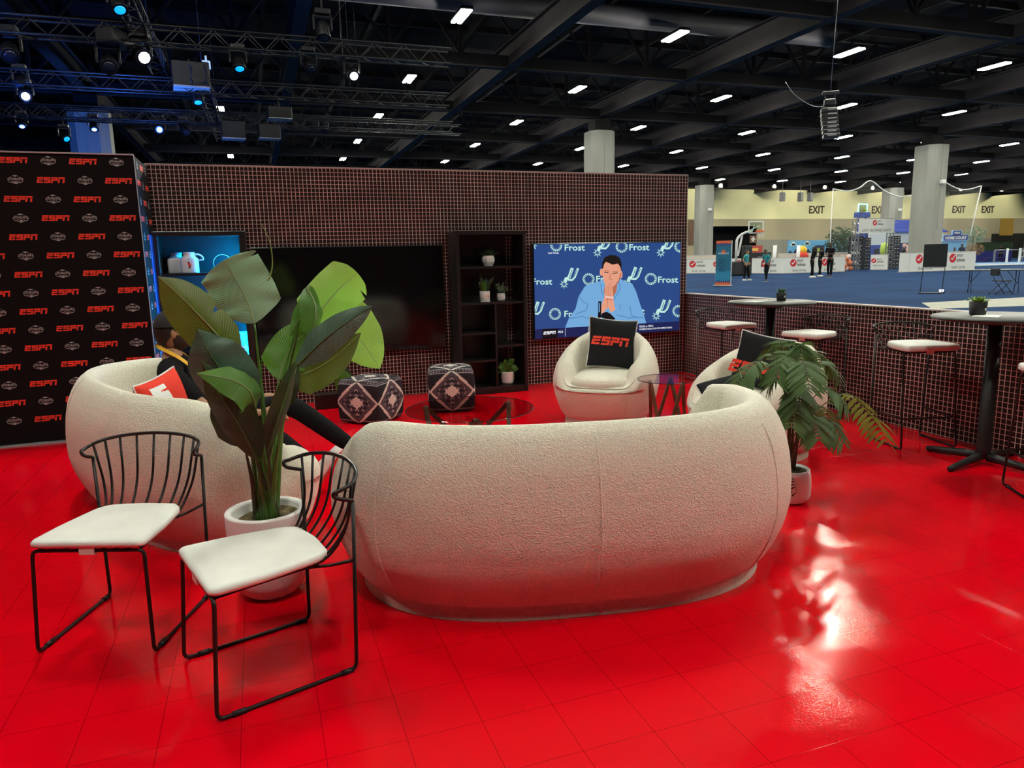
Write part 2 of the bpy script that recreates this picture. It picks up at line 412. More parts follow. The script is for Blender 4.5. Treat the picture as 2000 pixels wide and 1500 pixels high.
# ---------------- hall shell ----------------
carpet = mat('blue_sport_carpet', (.013,.044,.125), .9, 0, .05, var=(.35, .22), bump=(4, .2, .02))
struct('floor_hall', MB().box((-70, YB+.12, -.1), (170, 100, -.002)).box((XW+.092, -20, -.1), (170, YB+.12, -.002)), carpet)
conc_floor = concrete_mat('pale_concrete_floor', (.34, .35, .29), (.52, .53, .46), 3)
pp = [(18.1, 15.6), (24.5, 15.6), (24.5, 12.0), (16.4, 13.8)]
struct('floor_concrete', MB().flat(pp, 0, None, .004), conc_floor)
yel = mat('yellow_wall_paint', (.80, .78, .46), .8, 0, .1, var=(.15, .10)); tan = mat('tan_wall_paint', (.42,.37,.25), .85, 0, .1, var=(.2, .05))
HW = 85.
mb = MB().box((25, HW, 6.32), (175, HW+.4, 10.3), 0)
for x0, x1, z0 in ((25, 59.5, 0), (59.5, 66.8, 5.35), (66.8, 175, 0)): mb.box((x0, HW, z0), (x1, HW+.4, 6.32), 1)
mb.box((66.8, HW-.03, 0), (72.4, HW, 3.45), 2); mb.box((97, HW-.03, 0), (140, HW, 3.2), 2)
mb.box((25, HW-.05, 10.3), (175, HW+.4, 13), 3)
struct('wall_hall', mb, [yel, tan, concrete_mat('grey_block_wall', (.22, .22, .19), (.33, .32, .28), 2), M_ceil])
struct('door_1', MB().box((59.5, HW+4, 0), (66.8, HW+4.2, 5.35)).box((59.4, HW+.1, 0), (59.5, HW+4.2, 5.35)).box((66.8, HW+.1, 0), (66.9, HW+4.2, 5.35)).box((59.4, HW+.1, 5.35), (66.9, HW+4.2, 5.45)), mat('dark_opening', (.02, .018, .015), .9))
struct('door_2', MB().box((112.5, HW-.06, 0), (120, HW-.01, 3.9)), mat('dark_opening2', (.015, .014, .012), .9))
brn = mat('brown_door_paint', (.16, .085, .05), .6)
mb = MB()
for a, b in ((55.6, 57.6), (57.75, 59.0)): mb.box((a, HW-.12, 2.9), (b, HW-.02, 6.2))
struct('trim_5', mb, brn)
struct('trim_6', MB().box((97.0, HW-.5, 0), (99.6, HW-.01, 10.2)), mat('brick_pilaster', (.30, .14, .08), .8))
struct('trim_7', MB().box((114.2, HW-.08, 3.6), (117.2, HW-.01, 6.3)), mat('ochre_panel', (.45, .27, .05), .7))
for ex in (75.7, 87.3, 103.6, 109.9):
    mb = MB(); text(mb, 'EXIT', 0, 0, 1.05, 0, frame_M((ex+1.35 if ex < 100 else ex+1.25, HW-.06, 7.62 if ex < 100 else 7.72), (1, 0, 0), (0, 0, 1)), bold=.02, width=2.75)
    b = len(mb.v); mb.add([(v.x, v.y+.04, v.z) for v in mb.v], [f[::-1] for f in mb.f], 0)
    nm = {75.7: 'first from the left, above the grey wall panel', 87.3: 'behind the glowing blue backboard', 103.6: 'right of the brick pilaster', 109.9: 'farthest right on the yellow wall'}[ex]
    solo('exit_lettering', mb, mat('dark_brown_letters', (.045, .02, .008), .7), 'large dark brown EXIT lettering '+nm, 'sign', group='EXIT letters on the hall wall')

# roof deck, girders along the hall, trusses across it
struct('ceiling', MB().box((-70, -25, 12.8), (175, 90, 13)), M_ceil)
tn = 10
GX = [2.15+9.14*k for k in range(-4, 14)]; GY = [31.6+9.4*k for k in range(-5, 6)]
for x in GX:
    m_ = MB().box((x-.24, -20, 9.8), (x+.24, HW, 9.84)).box((x-.05, -20, 9.84), (x+.05, HW, 10.75)).box((x-.24, -20, 10.75), (x+.24, HW, 10.8))
    struct('trim_%d' % tn, m_, M_gird); tn += 1
for y in GY:
    m_ = MB().box((-60, y-.16, 9.78), (150, y+.16, 9.84), 0).box((-60, y-.05, 9.84), (150, y+.05, 10.35), 1).box((-60, y-.12, 12.3), (150, y+.12, 12.45), 1)
    x = -55.
    while x < 140:
        m_.bar((x, y, 10.3), (x+1.6, y, 12.35), .12, .12, 1).bar((x+1.6, y, 12.35), (x+3.05, y, 10.3), .12, .12, 1).bar((x, y, 10.3), (x, y, 12.35), .14, .14, 1); x += 3.05
    struct('trim_%d' % tn, m_, [M_gird, M_gird2]); tn += 1
# purlins under the deck
m_ = MB()
for k in range(44): m_.box((-40+4.57*k-.09, -5, 11.9), (-40+4.57*k+.09, HW, 12.2))
for k in range(20): m_.box((-60, 6+4.7*k-.07, 12.0), (150, 6+4.7*k+.07, 12.3))
struct('trim_%d' % tn, m_, M_gird2); tn += 1
# ducts
for i, (y, z, r_, where) in enumerate(((28.3, 11.3, .42, 'above the stage lights'), (36.0, 11.5, .30, 'behind the nearest cross beam'), (46.5, 11.4, .35, 'between the far ceiling lights'))):
    solo('air_duct', MB().tube([(-30, y, z), (12 if i else 26, y, z)], r_, 14), mat('duct_paint', (.05,.045,.06), .6), 'long dull round air duct running '+where, 'duct', group='air ducts under the roof')
# concrete columns
pill = concrete_mat('board_marked_concrete', (.19, .19, .165), (.42, .42, .38), .9)
for x, y, w, lab in ((-6.99, 41, 1.75, 'concrete column behind the press backdrop, washed in blue light'), (20.38, 41, 1.62, 'pale concrete column rising behind the mosaic wall'),
                     (47.4, 41, 1.95, 'thick concrete column behind the black easel sign'), (47.1, 69, 1.8, 'concrete column left of the basketball hoop'), (74.0, 69, 2.1, 'concrete column behind the shooting arch')):
    t = thing('concrete_column', lab, 'column', (x, y, 0), 0, 'concrete columns in the hall')
    c_ = w*.22; h = w/2
    oct_ = [(-h+c_,-h),(h-c_,-h),(h,-h+c_),(h,h-c_),(h-c_,h),(-h+c_,h),(-h,h-c_),(-h,-h+c_)]
    part('shaft', MB().prism(oct_, 0, 9.0).box((-.06, -h-.03, 3), (.06, -h, 9)), pill, t)
    part('steel_cap', MB().box((-.5, -.5, 9.0), (.5, .5, 9.7)).box((-.62, -.62, 9.0), (.62, .62, 9.08)), M_gird2, t)
    if x > 15: part('security_camera', MB().bbox((-.16, -h-.34, 6.2), (.16, -h, 6.5), .05), M_ceram, t)
# ceiling fixtures on their grid
fx = thing('ceiling_light', '', 'ceiling light', (0, 0, 10.35))
part('housing', MB().bbox((-.24, -.78, .0), (.24, .78, .12), .03), M_dkmetal, fx)
mbd = MB()
for sx in (-.12, .12): mbd.bbox((sx-.085, -.74, -.05), (sx+.085, .74, .0), .02)
part('diffuser', mbd, M_glow, fx)
for i_ in range(11):  # unseen spots added to brighten the yellow hall wall
    ld = bpy.data.lights.new('wall_fill_spot', 'SPOT'); ld.energy = 9000; ld.spot_size = R(95); ld.spot_blend = .8; ld.color = (1, .95, .75); ld.shadow_soft_size = .3
    lo = bpy.data.objects.new('wall_fill_spot', ld); COL.objects.link(lo); lo.location = (56+8.2*i_, 78.5, 10.2); lo.rotation_euler = (R(62), 0, 0)
ORD = ['first','second','third','fourth','fifth','sixth','seventh','eighth','ninth','tenth','eleventh','twelfth','thirteenth']
first = True
for j in range(-4, 6):
    for i in range(-3, 12):
        if j == -1 and i < 1: continue
        if j == 0 and i < 0: continue
        if j == 1 and i < 0: continue
        if j == -4 or (j == -3 and (i < -1 or i > 4)): continue
        if j == -2 and (i < -2 or i > 5): continue
        X = 7.86+9.045*i; Y = 27.1+9.5*j
        if i < -1 and j > 1: continue
        if X > 1.42*Y+22 and j > 0: continue
        if j <= -1: lab = 'white ceiling light over the red lounge floor, nearer than the visible rows'
        else: lab = 'glowing white ceiling light, %s row from the camera, %s from the left' % (ORD[j], ORD[i+1])
        q = fx if first else dup(fx, lab); first = False
        q['label'] = lab; q['group'] = 'ceiling lights in rows'; q.location = (X, Y, 10.35)
# ---------------- tub seating ----------------
def sstep(a, b, x):
    t = max(0, min(1, (x-a)/(b-a))); return t*t*(3-2*t)
PROF = [(.16,.062),(.12,.068),(.09,.10),(.055,.17),(.02,.26),(0,.36),(0,.46),(.010,.55),(.030,.64),(.062,.71),(.10,.765),(.142,.795),(.182,.79),(.212,.765),(.23,.70),(.237,.58),(.24,.45),(.245,.33)]
def tub(name, label, cat, loc, rz, a, bb, bf, Hb, HL, HR, open_a, n=2.4, hf=.385, seams=(), group=None, seat=True, thick=1., pr_scale=1., base_h=.07, wob=0., arm_w=None):
    """rounded boucle shell: front is local +y; Hb back height, HL/HR arm heights on local -x / +x"""
    t = thing(name, label, cat, loc, rz, group)
    def plan(ph, d):
        # ph measured from front (+y) clockwise towards +x
        cx, cy = sin(ph), cos(ph); b = bf if cy > 0 else bb
        A, B = max(a-d, .02), max(b-d, .02)
        k = (abs(cx/a)**n+abs(cy/b)**n)**(-1/n)
        return cx*k*A/a, cy*k*B/b
    def H(ph):
        if arm_w:
            x, y = plan(ph, 0); side = HR if x > 0 else HL
            lo = hf+(side-hf)*sstep(a-arm_w-.10, a-arm_w+.12, abs(x)) if y > 0 else side+(hf-hf)
            ky = sstep(bf*.9, -bb*.30, y) if False else max(0, min(1, (bf*.6-y)/(bf*.6+bb*.75)))
            return lo+(Hb-side)*ky*ky*(3-2*ky) if y > 0 else side+(Hb-side)*ky*ky*(3-2*ky)
        w = abs(ph); side = HR if ph > 0 else HL
        return hf+(side-hf)*sstep(open_a*.62, open_a*1.15, w)+(Hb-side)*max(0, min(1, (w-open_a*.85)/(2.5-open_a*.85)))**.9
    def fn(u, v):
        ph = -pi+2*pi*u; x = v*(len(PROF)-1); i = min(int(x), len(PROF)-2); f = x-i
        d = PROF[i][0]*(1-f)+PROF[i+1][0]*f; z = PROF[i][1]*(1-f)+PROF[i+1][1]*f
        d *= pr_scale
        h = H(ph)
        if z > .37 or v > .3:
            zz = .33+(h-.33)*(z-.33)/(.798-.33) if z > .33 else z
            z = min(z, zz) if h < .8 else zz
            if h < .5: d = d*(.45+.55*(h-hf)/(.5-hf)) if d > .05 else d
        px, py = plan(ph, d)
        if wob: k = 1+wob*sin(ph*23)*.5*max(0, 1-z/.6)*max(0, cos(ph-1.9)); px *= k; py *= k
        return Vector((px, py, z))
    mb = MB().grid(fn, 120, 48, 0, cu=True)
    # close the well
    fl = [fn(i/120, 1) for i in range(120)]; mb.add([(v.x, v.y, .33) for v in fl], [tuple(range(120))], 0)
    sh = part('shell', mb, M_boucle, t)
    for k, (ph, v0, v1) in enumerate(seams):
        pts = [fn((ph+pi)/(2*pi), v0+(v1-v0)*i/20) for i in range(21)]
        mb = MB().tube(pts, .0045, 6); part('seam', mb, M_boucle, sh)
    mb = MB()
    def bs(u, v):
        ph = -pi+2*pi*u; x, y = plan(ph, .128*pr_scale+.004*v); return Vector((x, y, base_h*v+.001))
    mb.grid(bs, 96, 2, 0, cu=True); part('base', mb, M_boucle, t)
    if seat:
        def inn(ph, d):
            x, y = plan(ph, .225*pr_scale*thick)
            if cos(ph) > 0: # pull the front of the cushion forward
                y += sstep(0, .9, cos(ph))*(.185*pr_scale*thick)
            r = math.hypot(x, y); k = max(0, (r-d)/r); return x*k, y*k
        cp = [(.03,.33),(0,.36),(0,.41),(.02,.44),(.06,.457),(.16,.468)]
        def cf(u, v):
            ph = -pi+2*pi*u; x = v*(len(cp)-1); i = min(int(x), len(cp)-2); f = x-i
            d = cp[i][0]*(1-f)+cp[i+1][0]*f; z = cp[i][1]*(1-f)+cp[i+1][1]*f
            px, py = inn(ph, d); return Vector((px, py, z))
        mb = MB().grid(cf, 96, 15, 0, cu=True); top = [cf(i/96, 1) for i in range(96)]
        mb.add(top+[Vector((0, 0, .472))], [(i, (i+1) % 96, 96) for i in range(96)], 0, True)
        part('seat_cushion', mb, M_boucle, t)
    return t
tub('curved_sofa', 'large cream boucle curved sofa in the foreground, seen from behind', 'sofa', (1.38, 3.28, 0), R(-11), 1.12, .87, .26, .845, .61, .825, R(84), seams=((pi*.999, .05, .6), (-2.2, .05, .55), (2.25, .05, .55)), n=2.7, arm_w=.26)
tub('curved_sofa', 'cream boucle curved sofa at left with a seated man and cushions', 'sofa', (-.37, 4.87, 0), R(-66), 1.20, .72, .36, .84, .84, .50, R(74), seams=((2.6, .05, .65), (-2.6, .05, .65)), n=2.5, wob=.02, arm_w=.30)
tub('swivel_tub_chair', 'cream boucle tub chair in front of the lit television', 'armchair', (2.98, 5.86, 0), R(140), .48, .48, .46, .80, .52, .52, R(52), seams=((.62, .08, .42), (-.62, .08, .42)), n=2.3, pr_scale=.82, group='cream tub chairs')
tub('swivel_tub_chair', 'cream boucle tub chair half hidden by the leafy fern', 'armchair', (3.52, 4.44, 0), R(98), .50, .48, .46, .83, .52, .52, R(52), seams=((.62, .08, .42), (-.62, .08, .42)), n=2.3, pr_scale=.82, group='cream tub chairs')

# ---------------- cushions ----------------
def cushion(label, loc, rot, w, h, th, art, mats, name='throw_pillow', group='scatter cushions on the cream seating'):
    """pillow in local xz plane, front is -y; art(mb, Msurf, fn) adds the print"""
    t = thing(name, label, 'cushion', loc, 0, group); t.rotation_euler = rot
    def sf(sg):
        def fn(u, v):
            x = (u-.5)*2; y = (v-.5)*2
            ed = (1-abs(x)**2.6)*(1-abs(y)**2.6)
            px = x*w/2*(1-.07*(1-abs(y)**2)*abs(x)**3); pz = y*h/2*(1-.07*(1-abs(x)**2)*abs(y)**3)
            return Vector((px, -sg*th/2*max(ed, 0)**.42, pz+h/2))
        return fn
    front, back = sf(1), sf(-1)
    mb = MB().grid(front, 32, 32, lambda u, v: 0); part('front_face', mb, [mats[0]], t)
    mb = MB().grid(back, 24, 24, 0); part('back_face', mb, [mats[1]], t)
    rim = [front(i/24, 0) for i in range(24)]+[front(1, i/24) for i in range(24)]+[front(1-i/24, 1) for i in range(24)]+[front(0, 1-i/24) for i in range(24)]
    part('piping', MB().tube(rim, .006, 6, closed=True), mats[2], t)
    if art:
        mb = MB(); art(mb)
        # subdivide rectangles by projecting on the curved face
        pr = MB()
        for f, mi in zip(mb.f, mb.m):
            vs = [mb.v[i] for i in f]; n_ = 6 if len(vs) == 4 else 1
            if n_ == 6:
                def q(u, v, vs=vs): 
                    p = (vs[0]*(1-u)+vs[1]*u)*(1-v)+(vs[3]*(1-u)+vs[2]*u)*v
                    s_ = front(min(1, max(0, p.x/w+.5)), min(1, max(0, p.y/h+.5))); return Vector((p.x, s_.y-.003, s_.z+0))
                pr.grid(q, 6, 6, mi)
            else:
                pr.add([Vector((p.x, front(p.x/w+.5, p.y/h+.5).y-.003, p.y+h/2)) for p in vs], [tuple(range(len(vs)))], mi)
        part('printed_logo', pr, mats[3], t)
    return t
M_pblk = mat('black_pillow_cotton', (.016, .017, .02), .85, 0, .15, bump=(14, .4, .01)); M_pwht = mat('white_pillow_cotton', (.82, .82, .82), .85, 0, .15, bump=(14, .4, .01))
M_pred = mat('red_pillow_cotton', (.82, .06, .04), .85, 0, .15, bump=(14, .4, .01))
def art_espn(mb): espn(mb, -.03, .01, .080, 0)
cushion('black square cushion with red block letters on the tub chair', (3.06, 5.93, .475), (R(-14), R(7), R(-16)), .46, .47, .13, art_espn, (M_pblk, M_pwht, M_pwht, M_redp))
cushion('black cushion with red block letters standing in the right-hand tub chair', (3.56, 4.50, .47), (R(-12), R(9), R(-60)), .42, .43, .13, lambda mb: espn(mb, -.02, -.07, .10, 0), (M_pblk, M_pwht, M_pwht, M_redp))
cushion('black and white cushion lying low behind the sofa back, right side', (3.10, 4.16, .455), (R(-68), R(-14), R(-24)), .34, .34, .10, None, (M_pblk, M_pwht, M_pwht))
cushion('white-edged black cushion tip showing over the left of the sofa back', (.74, 3.42, .44), (R(-40), R(-18), R(10)), .24, .22, .08, None, (M_pblk, M_pwht, M_pwht))
def art_wr(mb):
    mb.flat([(-.10, -.22), (.03, -.22), (-.02, .22), (-.12, .22)], 0); mb.flat([(.03, -.06), (.22, -.10), (.22, -.03), (.03, .02)], 0); mb.flat([(-.21, .02), (-.11, .02), (-.11, .045), (-.21, .045)], 0)
cushion('red cushion with white stripes leaning on the left sofa behind the man', (-.50, 4.40, .53), (R(-8), R(-10), R(58)), .34, .38, .15, art_wr, (M_pred, M_pred, M_pwht, M_pwht))
cushion('white-topped black cushion lying along the left sofa arm', (-.36, 4.16, .60), (R(-80), R(10), R(14)), .42, .30, .10, None, (M_pblk, M_pwht, M_pwht))
cushion('white cushion tucked behind the plant on the left sofa', (-.10, 4.12, .49), (R(-58), R(6), R(30)), .30, .28, .09, None, (M_pwht, M_pwht, M_pwht))

# ---------------- wire dining chairs ----------------
def wire_seat(name, label, cat, loc, rz, w=.47, dp=.50, sh=.44, bh=.71, hoop=.75, stool=False, group=None, cushion_tilt=0):
    """local: front at y=0 (facing -y), back at +y; centred in x"""
    t = thing(name, label, cat, loc, rz, group); r = .0075; hw = w/2
    top_in = .02 if stool else 0.
    for s_ in (-1, 1):
        fb = (s_*hw, 0, r); bbk = (s_*hw, dp, r)
        ft = (s_*(hw-.012), .03 if not stool else .07, sh-.02)
        rear_top = (s_*(hw+.015), dp+(.02 if not stool else -.03), bh-.05)
        mb = MB().tube(fillet([(s_*(hw-.07), ft[1]-.001, sh-.02), ft, fb, bbk, rear_top], .03), r, 8)
        side = part('sled_leg', mb, M_wire, t)
        for yy in (.05, dp-.06): part('floor_glide', MB().tube([(s_*hw, yy, r), (s_*hw, yy+.045, r)], .011, 8), M_dkmetal, side)
    # front rail and hoop
    part('front_rail', MB().tube([(-(hw-.07), ft[1], sh-.02), (hw-.07, ft[1], sh-.02)], r, 8), M_wire, t)
    pts = [(-(hw+.015), dp+(.02 if not stool else -.03), bh-.05), (-(hw+.012), dp-.045, bh-.025), (-(hw+.02), dp-.05, bh-.005)]
    N = 12
    for k in range(N+1):
        a = pi*k/N; pts.append((-(hw+.02)*cos(a), dp-.03+.13*sin(a)**.8, bh+(hoop-bh)*sin(a)))
    pts += [((hw+.02), dp-.05, bh-.005), ((hw+.012), dp-.045, bh-.025), ((hw+.015), dp+(.02 if not stool else -.03), bh-.05)]
    part('back_hoop', MB().tube(spline(pts, 3), r, 8), M_wire, t)
    # rods: from hoop down, curving forward under the cushion
    n_ = 9
    for k in range(n_):
        a = pi*(.10+.80*k/(n_-1)); hx, hy, hz = -(hw+.02)*cos(a), dp-.03+.13*sin(a)**.8, bh+(hoop-bh)*sin(a)
        sx = -(hw*.72)*cos(pi*(.06+.88*k/(n_-1))) if not stool else hx*.85
        fx_ = -(hw*.86)+(hw*1.72)*k/(n_-1)
        mb = MB().tube(fillet([(hx, hy, hz), (hx*.5+sx*.5, dp-.005+.05*sin(a), sh+.10), (sx, dp-.06, sh-.015), (fx_, ft[1], sh-.02)], .07, 5), r*.72, 6)
        part('rod', mb, M_wire, t)
    for s_ in (-1, 1):
        part('bracket', MB().tube(fillet([(s_*(hw-.07), dp-.13, sh-.02), (s_*(hw-.055), dp-.045, sh-.03), (s_*(hw+.006), dp+.008, sh-.005)], .03), r*.8, 6), M_wire, t)
    part('rear_rail', MB().tube([(-(hw-.07), dp-.13, sh-.025), (hw-.07, dp-.13, sh-.025)], r*.8, 6), M_wire, t)
    if stool:
        zf = .24
        def lerp(p, q, z): k = (z-p[2])/(q[2]-p[2]); return tuple(p[i]+(q[i]-p[i])*k for i in range(3))
        fr = [lerp((s_*hw, 0, r), (s_*(hw-.012), .07, sh-.02), zf) for s_ in (-1, 1)]
        bk = [lerp((s_*hw, dp, r), (s_*(hw+.015), dp-.03, bh-.05), zf) for s_ in (-1, 1)]
        part('footrest', MB().tube(fillet([bk[0], fr[0], fr[1], bk[1]], .03), r, 8), M_wire, t)
    # white pad: front wide, back narrower
    zt = sh-.008; th = .032 if not stool else .05
    def outline(d):
        fw, bw = hw-.004-d, hw*.74-d
        P = [(-fw, .015+d), (fw, .015+d), (fw-.01, .20), (bw+.015, dp-.10), (bw-.02, dp-.045-d), (0, dp-.03-d), (-bw+.02, dp-.045-d), (-bw-.015, dp-.10), (-fw+.01, .20)]
        return [tuple(p) for p in fillet_closed(P, .035)]
    cu = [(.010, 0), (0, .008), (0, th-.012), (.006, th-.003), (.02, th), (.08, th+.003)]
    rings = [outline(d) for d, z in cu]; n2 = len(rings[0]); mb = MB(); vs = []
    for (d, z), rg in zip(cu, rings): vs += [(x, y, zt+z+cushion_tilt*y) for x, y in rg]
    fs = [(i*n2+k, i*n2+(k+1) % n2, (i+1)*n2+(k+1) % n2, (i+1)*n2+k) for i in range(len(cu)-1) for k in range(n2)]
    fs += [tuple(range(n2))[::-1], tuple((len(cu)-1)*n2+k for k in range(n2))]
    mb.add(vs, fs, 0, True); pad = part('seat_pad', mb, M_white, t)
    part('pad_strap', MB().box((-.03, ft[1]-.01, sh-.034), (.03, ft[1]+.012, sh-.004)), M_white, t, 'white strap tying the pad to the rail')
    return t
def fillet_closed(P, r, n=3):
    out = []; N = len(P)
    for i in range(N):
        a, b, c = Vector((*P[i-1], 0)), Vector((*P[i], 0)), Vector((*P[(i+1) % N], 0))
        d1, d2 = a-b, c-b; rr = min(r, d1.length*.4, d2.length*.4); p1 = b+d1.normalized()*rr; p2 = b+d2.normalized()*rr
        for k in range(n+1):
            t = k/n; q = p1*(1-t)**2+b*2*t*(1-t)+p2*t*t; out.append((q.x, q.y))
    return out
# chair one: front corners (-.927,3.089) (-.491,2.924); chair two: (-.376,2.823) (-.236,2.363)
wire_seat('wire_chair', 'black wire chair with white pad, leftmost, in front of the left sofa', 'chair', (-.709, 3.006, 0), math.atan2(2.924-3.089, -.491+.927), w=.466, group='black wire chairs with white pads')
wire_seat('wire_chair', 'black wire chair with white pad beside the tall potted plant, seen from its side', 'chair', (-.306, 2.593, 0), math.atan2(2.363-2.823, -.236+.376), w=.478, group='black wire chairs with white pads')
gs = 'black wire bar stools with white pads'
wire_seat('bar_stool', 'black wire bar stool behind the farther bar table, under the corner of the walls', 'bar stool', (4.62, 6.05, 0), R(4), .44, .44, .76, .90, .93, True, gs)
wire_seat('bar_stool', 'black wire bar stool in front of the farther table, back to the low wall', 'bar stool', (4.50, 5.12, 0), R(-78), .40, .42, .76, .90, .93, True, gs)
wire_seat('bar_stool', 'black wire bar stool left of the nearer bar table', 'bar stool', (4.74, 3.93, 0), R(-14), .44, .42, .76, .90, .93, True, gs)
wire_seat('bar_stool', 'black wire bar stool cut by the right edge of the picture', 'bar stool', (4.62, 3.02, 0), R(150), .42, .42, .76, .90, .93, True, gs)

# ---------------- bar tables ----------------
M_top = mat('grey_laminate_top', (.075, .085, .082), .42, 0, .45, var=(9, .10))
def bar_table(label, x, y, r_, rz, h=1.05):
    t = thing('bar_table', label, 'bar table', (x, y, 0), rz, 'round bar tables')
    part('table_top', MB().lathe([(0, h-.028), (r_-.01, h-.028), (r_, h-.02), (r_, h-.006), (r_-.006, h), (0, h)], 64), M_top, t)
    part('top_edge', MB().tube([(r_*cos(2*pi*k/64), r_*sin(2*pi*k/64), h-.013) for k in range(64)], .0075, 6, closed=True), M_black, t, 'black rubber table edge')
    part('pole', MB().lathe([(.052, .05), (.045, .10), (.045, h-.06)], 28).lathe([(.11, h-.06), (.11, h-.03)], 24), M_black, t)
    for k in range(4):
        a = k*pi/2; c_, s_ = cos(a), sin(a)
        mb = MB().tube([(.03*c_, .03*s_, .055), (.12*c_, .12*s_, .05), (.36*c_, .36*s_, .026), (.40*c_, .40*s_, .022)], [.03, .03, .022, .016], 10)
        ft = part('foot', mb, M_black, t)
        part('glide', MB().lathe([(.014, 0), (.016, .012), (.008, .02)], 12, (.375*c_, .375*s_, 0)), M_dkmetal, ft)
    return t
bar_table('grey-topped round bar table nearer the camera, at the right edge', 4.76, 3.51, .385, R(9))
bar_table('grey-topped round bar table farther away, by the corner of the low wall', 4.65, 5.67, .40, R(40))
M_paper = mat('white_paper', (.8, .8, .78), .6)
for x, y, lab, rz in ((4.50, 5.72, 'white sheet of paper on the farther bar table', .3), (4.66, 3.50, 'white sheet of paper on the nearer bar table', .5)):
    solo('paper_sheet', MB().box((-.10, -.075, 0), (.10, .075, .002)), M_paper, lab, 'paper', (x, y, 1.0505), rz, 'papers on the bar tables')
M_pot2 = mat('matt_black_pot', (.015, .015, .017), .6); M_sucA = mat('succulent_green', (.22, .36, .06), .5, var=(20, .3)); M_sucB = mat('dark_succulent_green', (.07, .17, .06), .5, var=(20, .3))
def rosette(mb, n, r0, h0, wd, c=(0,0,0), seed=0, up=.5):
    rng = random.Random(seed)
    for k in range(n):
        a = k*2.399; f = k/n; L_ = r0*(1-.45*f); el = up*(1-f)+1.35*f; wd_ = wd*(1-.3*f)
        d = Vector((cos(a)*cos(el), sin(a)*cos(el), sin(el))); s_ = Vector((-sin(a), cos(a), 0)); nn = d.cross(s_)
        o = Vector(c)+Vector((cos(a), sin(a), 0))*.008
        vs = []; T = 6
        for i in range(T+1):
            t_ = i/T; w_ = wd_*(.5+1.1*t_)*(1-t_**3)+.0006; p = o+d*L_*t_+Vector((0, 0, -L_*.18*t_*t_*(1-f)))
            vs += [p-s_*w_+nn*-.002, p+nn*.003*(1-t_), p+s_*w_+nn*-.002, p-nn*.004*(1-t_)]
        fs = []
        for i in range(T):
            for q in range(4): fs.append((i*4+q, i*4+(q+1) % 4, (i+1)*4+(q+1) % 4, (i+1)*4+q))
        mb.add(vs, fs, 0, True)
def black_pot(label, loc, m, s_=1., seed=1, up=.5):
    t = thing('potted_succulent', label, 'potted plant', loc, 0, 'small succulents in black pots')
    part('pot', MB().lathe([(0, .0), (.036*s_, 0), (.040*s_, .006), (.045*s_, .07*s_), (.041*s_, .074*s_), (.038*s_, .06*s_), (0, .06*s_)], 28).flat([(-.008, -.008), (.008, -.008), (.008, .008), (-.008, .008)], 1, frame_M((-.0, -.0455*s_, .04), (1, 0, 0), (0, 0, 1))), [M_pot2, M_white], t)
    mb = MB(); rosette(mb, 22, .075*s_, 0, .011*s_, (0, 0, .06*s_), seed, up); part('rosette', mb, m, t); return t
black_pot('bright green succulent in a black pot on the nearer bar table', (4.70, 3.60, 1.051), M_sucA, 1.25, 2, .45)
black_pot('dark green succulent in a black pot on the farther bar table', (4.76, 5.66, 1.051), M_sucB, 1.05, 3, .95)
# ---------------- shelving units ----------------
M_shelf = mat('black_wood_veneer', (.014, .013, .013), .38, 0, .4, var=(14, .2))
def shelf_unit(name, label, x0, x1, y0, y1, H, levels, divs, back, extra=None):
    t = thing(name, label, 'shelf unit', (x0, y0, 0)); w = x1-x0; d = y1-y0; f = .045
    for nm, a, b in (('side_panel', 0, .04), ('side_panel', w-.04, w)): part(nm, MB().bbox((a, 0, 0), (b, d, H), .003), M_shelf, t)
    part('top_panel', MB().bbox((-.004, -.006, H-f), (w+.004, d, H), .003), M_shelf, t)
    part('bottom_panel', MB().bbox((.04, 0, 0), (w-.04, d, .075), .003), M_shelf, t)
    for (a, b, z) in levels: part('shelf', MB().bbox((a, .012, z-.026), (b, d-.01, z), .002), M_shelf, t)
    for (x, z0, z1) in divs: part('divider', MB().bbox((x-.012, .015, z0), (x+.012, d-.01, z1), .002), M_shelf, t)
    for (a, b) in back: part('back_panel', MB().box((a, d-.012, .07), (b, d-.002, H-.04)), M_shelf if len(levels) > 3 else mat('satin_back_panel', (.014, .014, .02), .6), t)
    if len(levels) < 4: part('strip_hiding_lip', MB().box((w-.062, 0, .07), (w-.04, .014, H-.04)), M_shelf, t)  # lip added to hide the glare of the blue strip
    return t
shelf_unit('shelf_unit', 'tall black open shelf with potted plants between the two televisions', 2.06, 2.87, 7.60, 7.955, 1.815,
    [(.04, .77, 1.43), (.04, .77, 1.035), (.45, .77, .545), (.04, .43, .70), (.04, .43, .39)], [(.44, .075, 1.01)], [(.04, .68)])
shelf_unit('shelf_unit', 'tall black shelf lit blue inside, between press backdrop and dark television', -.89, -.065, 7.60, 7.955, 1.83,
    [(.04, .785, 1.435), (.04, .785, 1.0), (.04, .785, .535)], [], [(.04, .785)])
M_led = mat('blue_led', (.1, .3, .9), .5, emit=(.0, .40, 1.), estr=520)
solo('blue_glow', MB().box((0, 0, 0), (.003, .03, 1.62)), M_led, 'blue light strip inside the left edge of the blue-lit shelf', 'light strip', (-.109, 7.66, .11))
solo('blue_glow', MB().box((0, 0, 0), (.006, .30, 1.75)), mat('blue_spill_glow', (.02, .08, .4), .5, emit=(.01, .06, .42), estr=.6), 'dim blue glow standing in for light between the press backdrop and the shelf', 'painted light', (-.908, 7.52, .05))  # glow added in place of blue light on the backdrop side
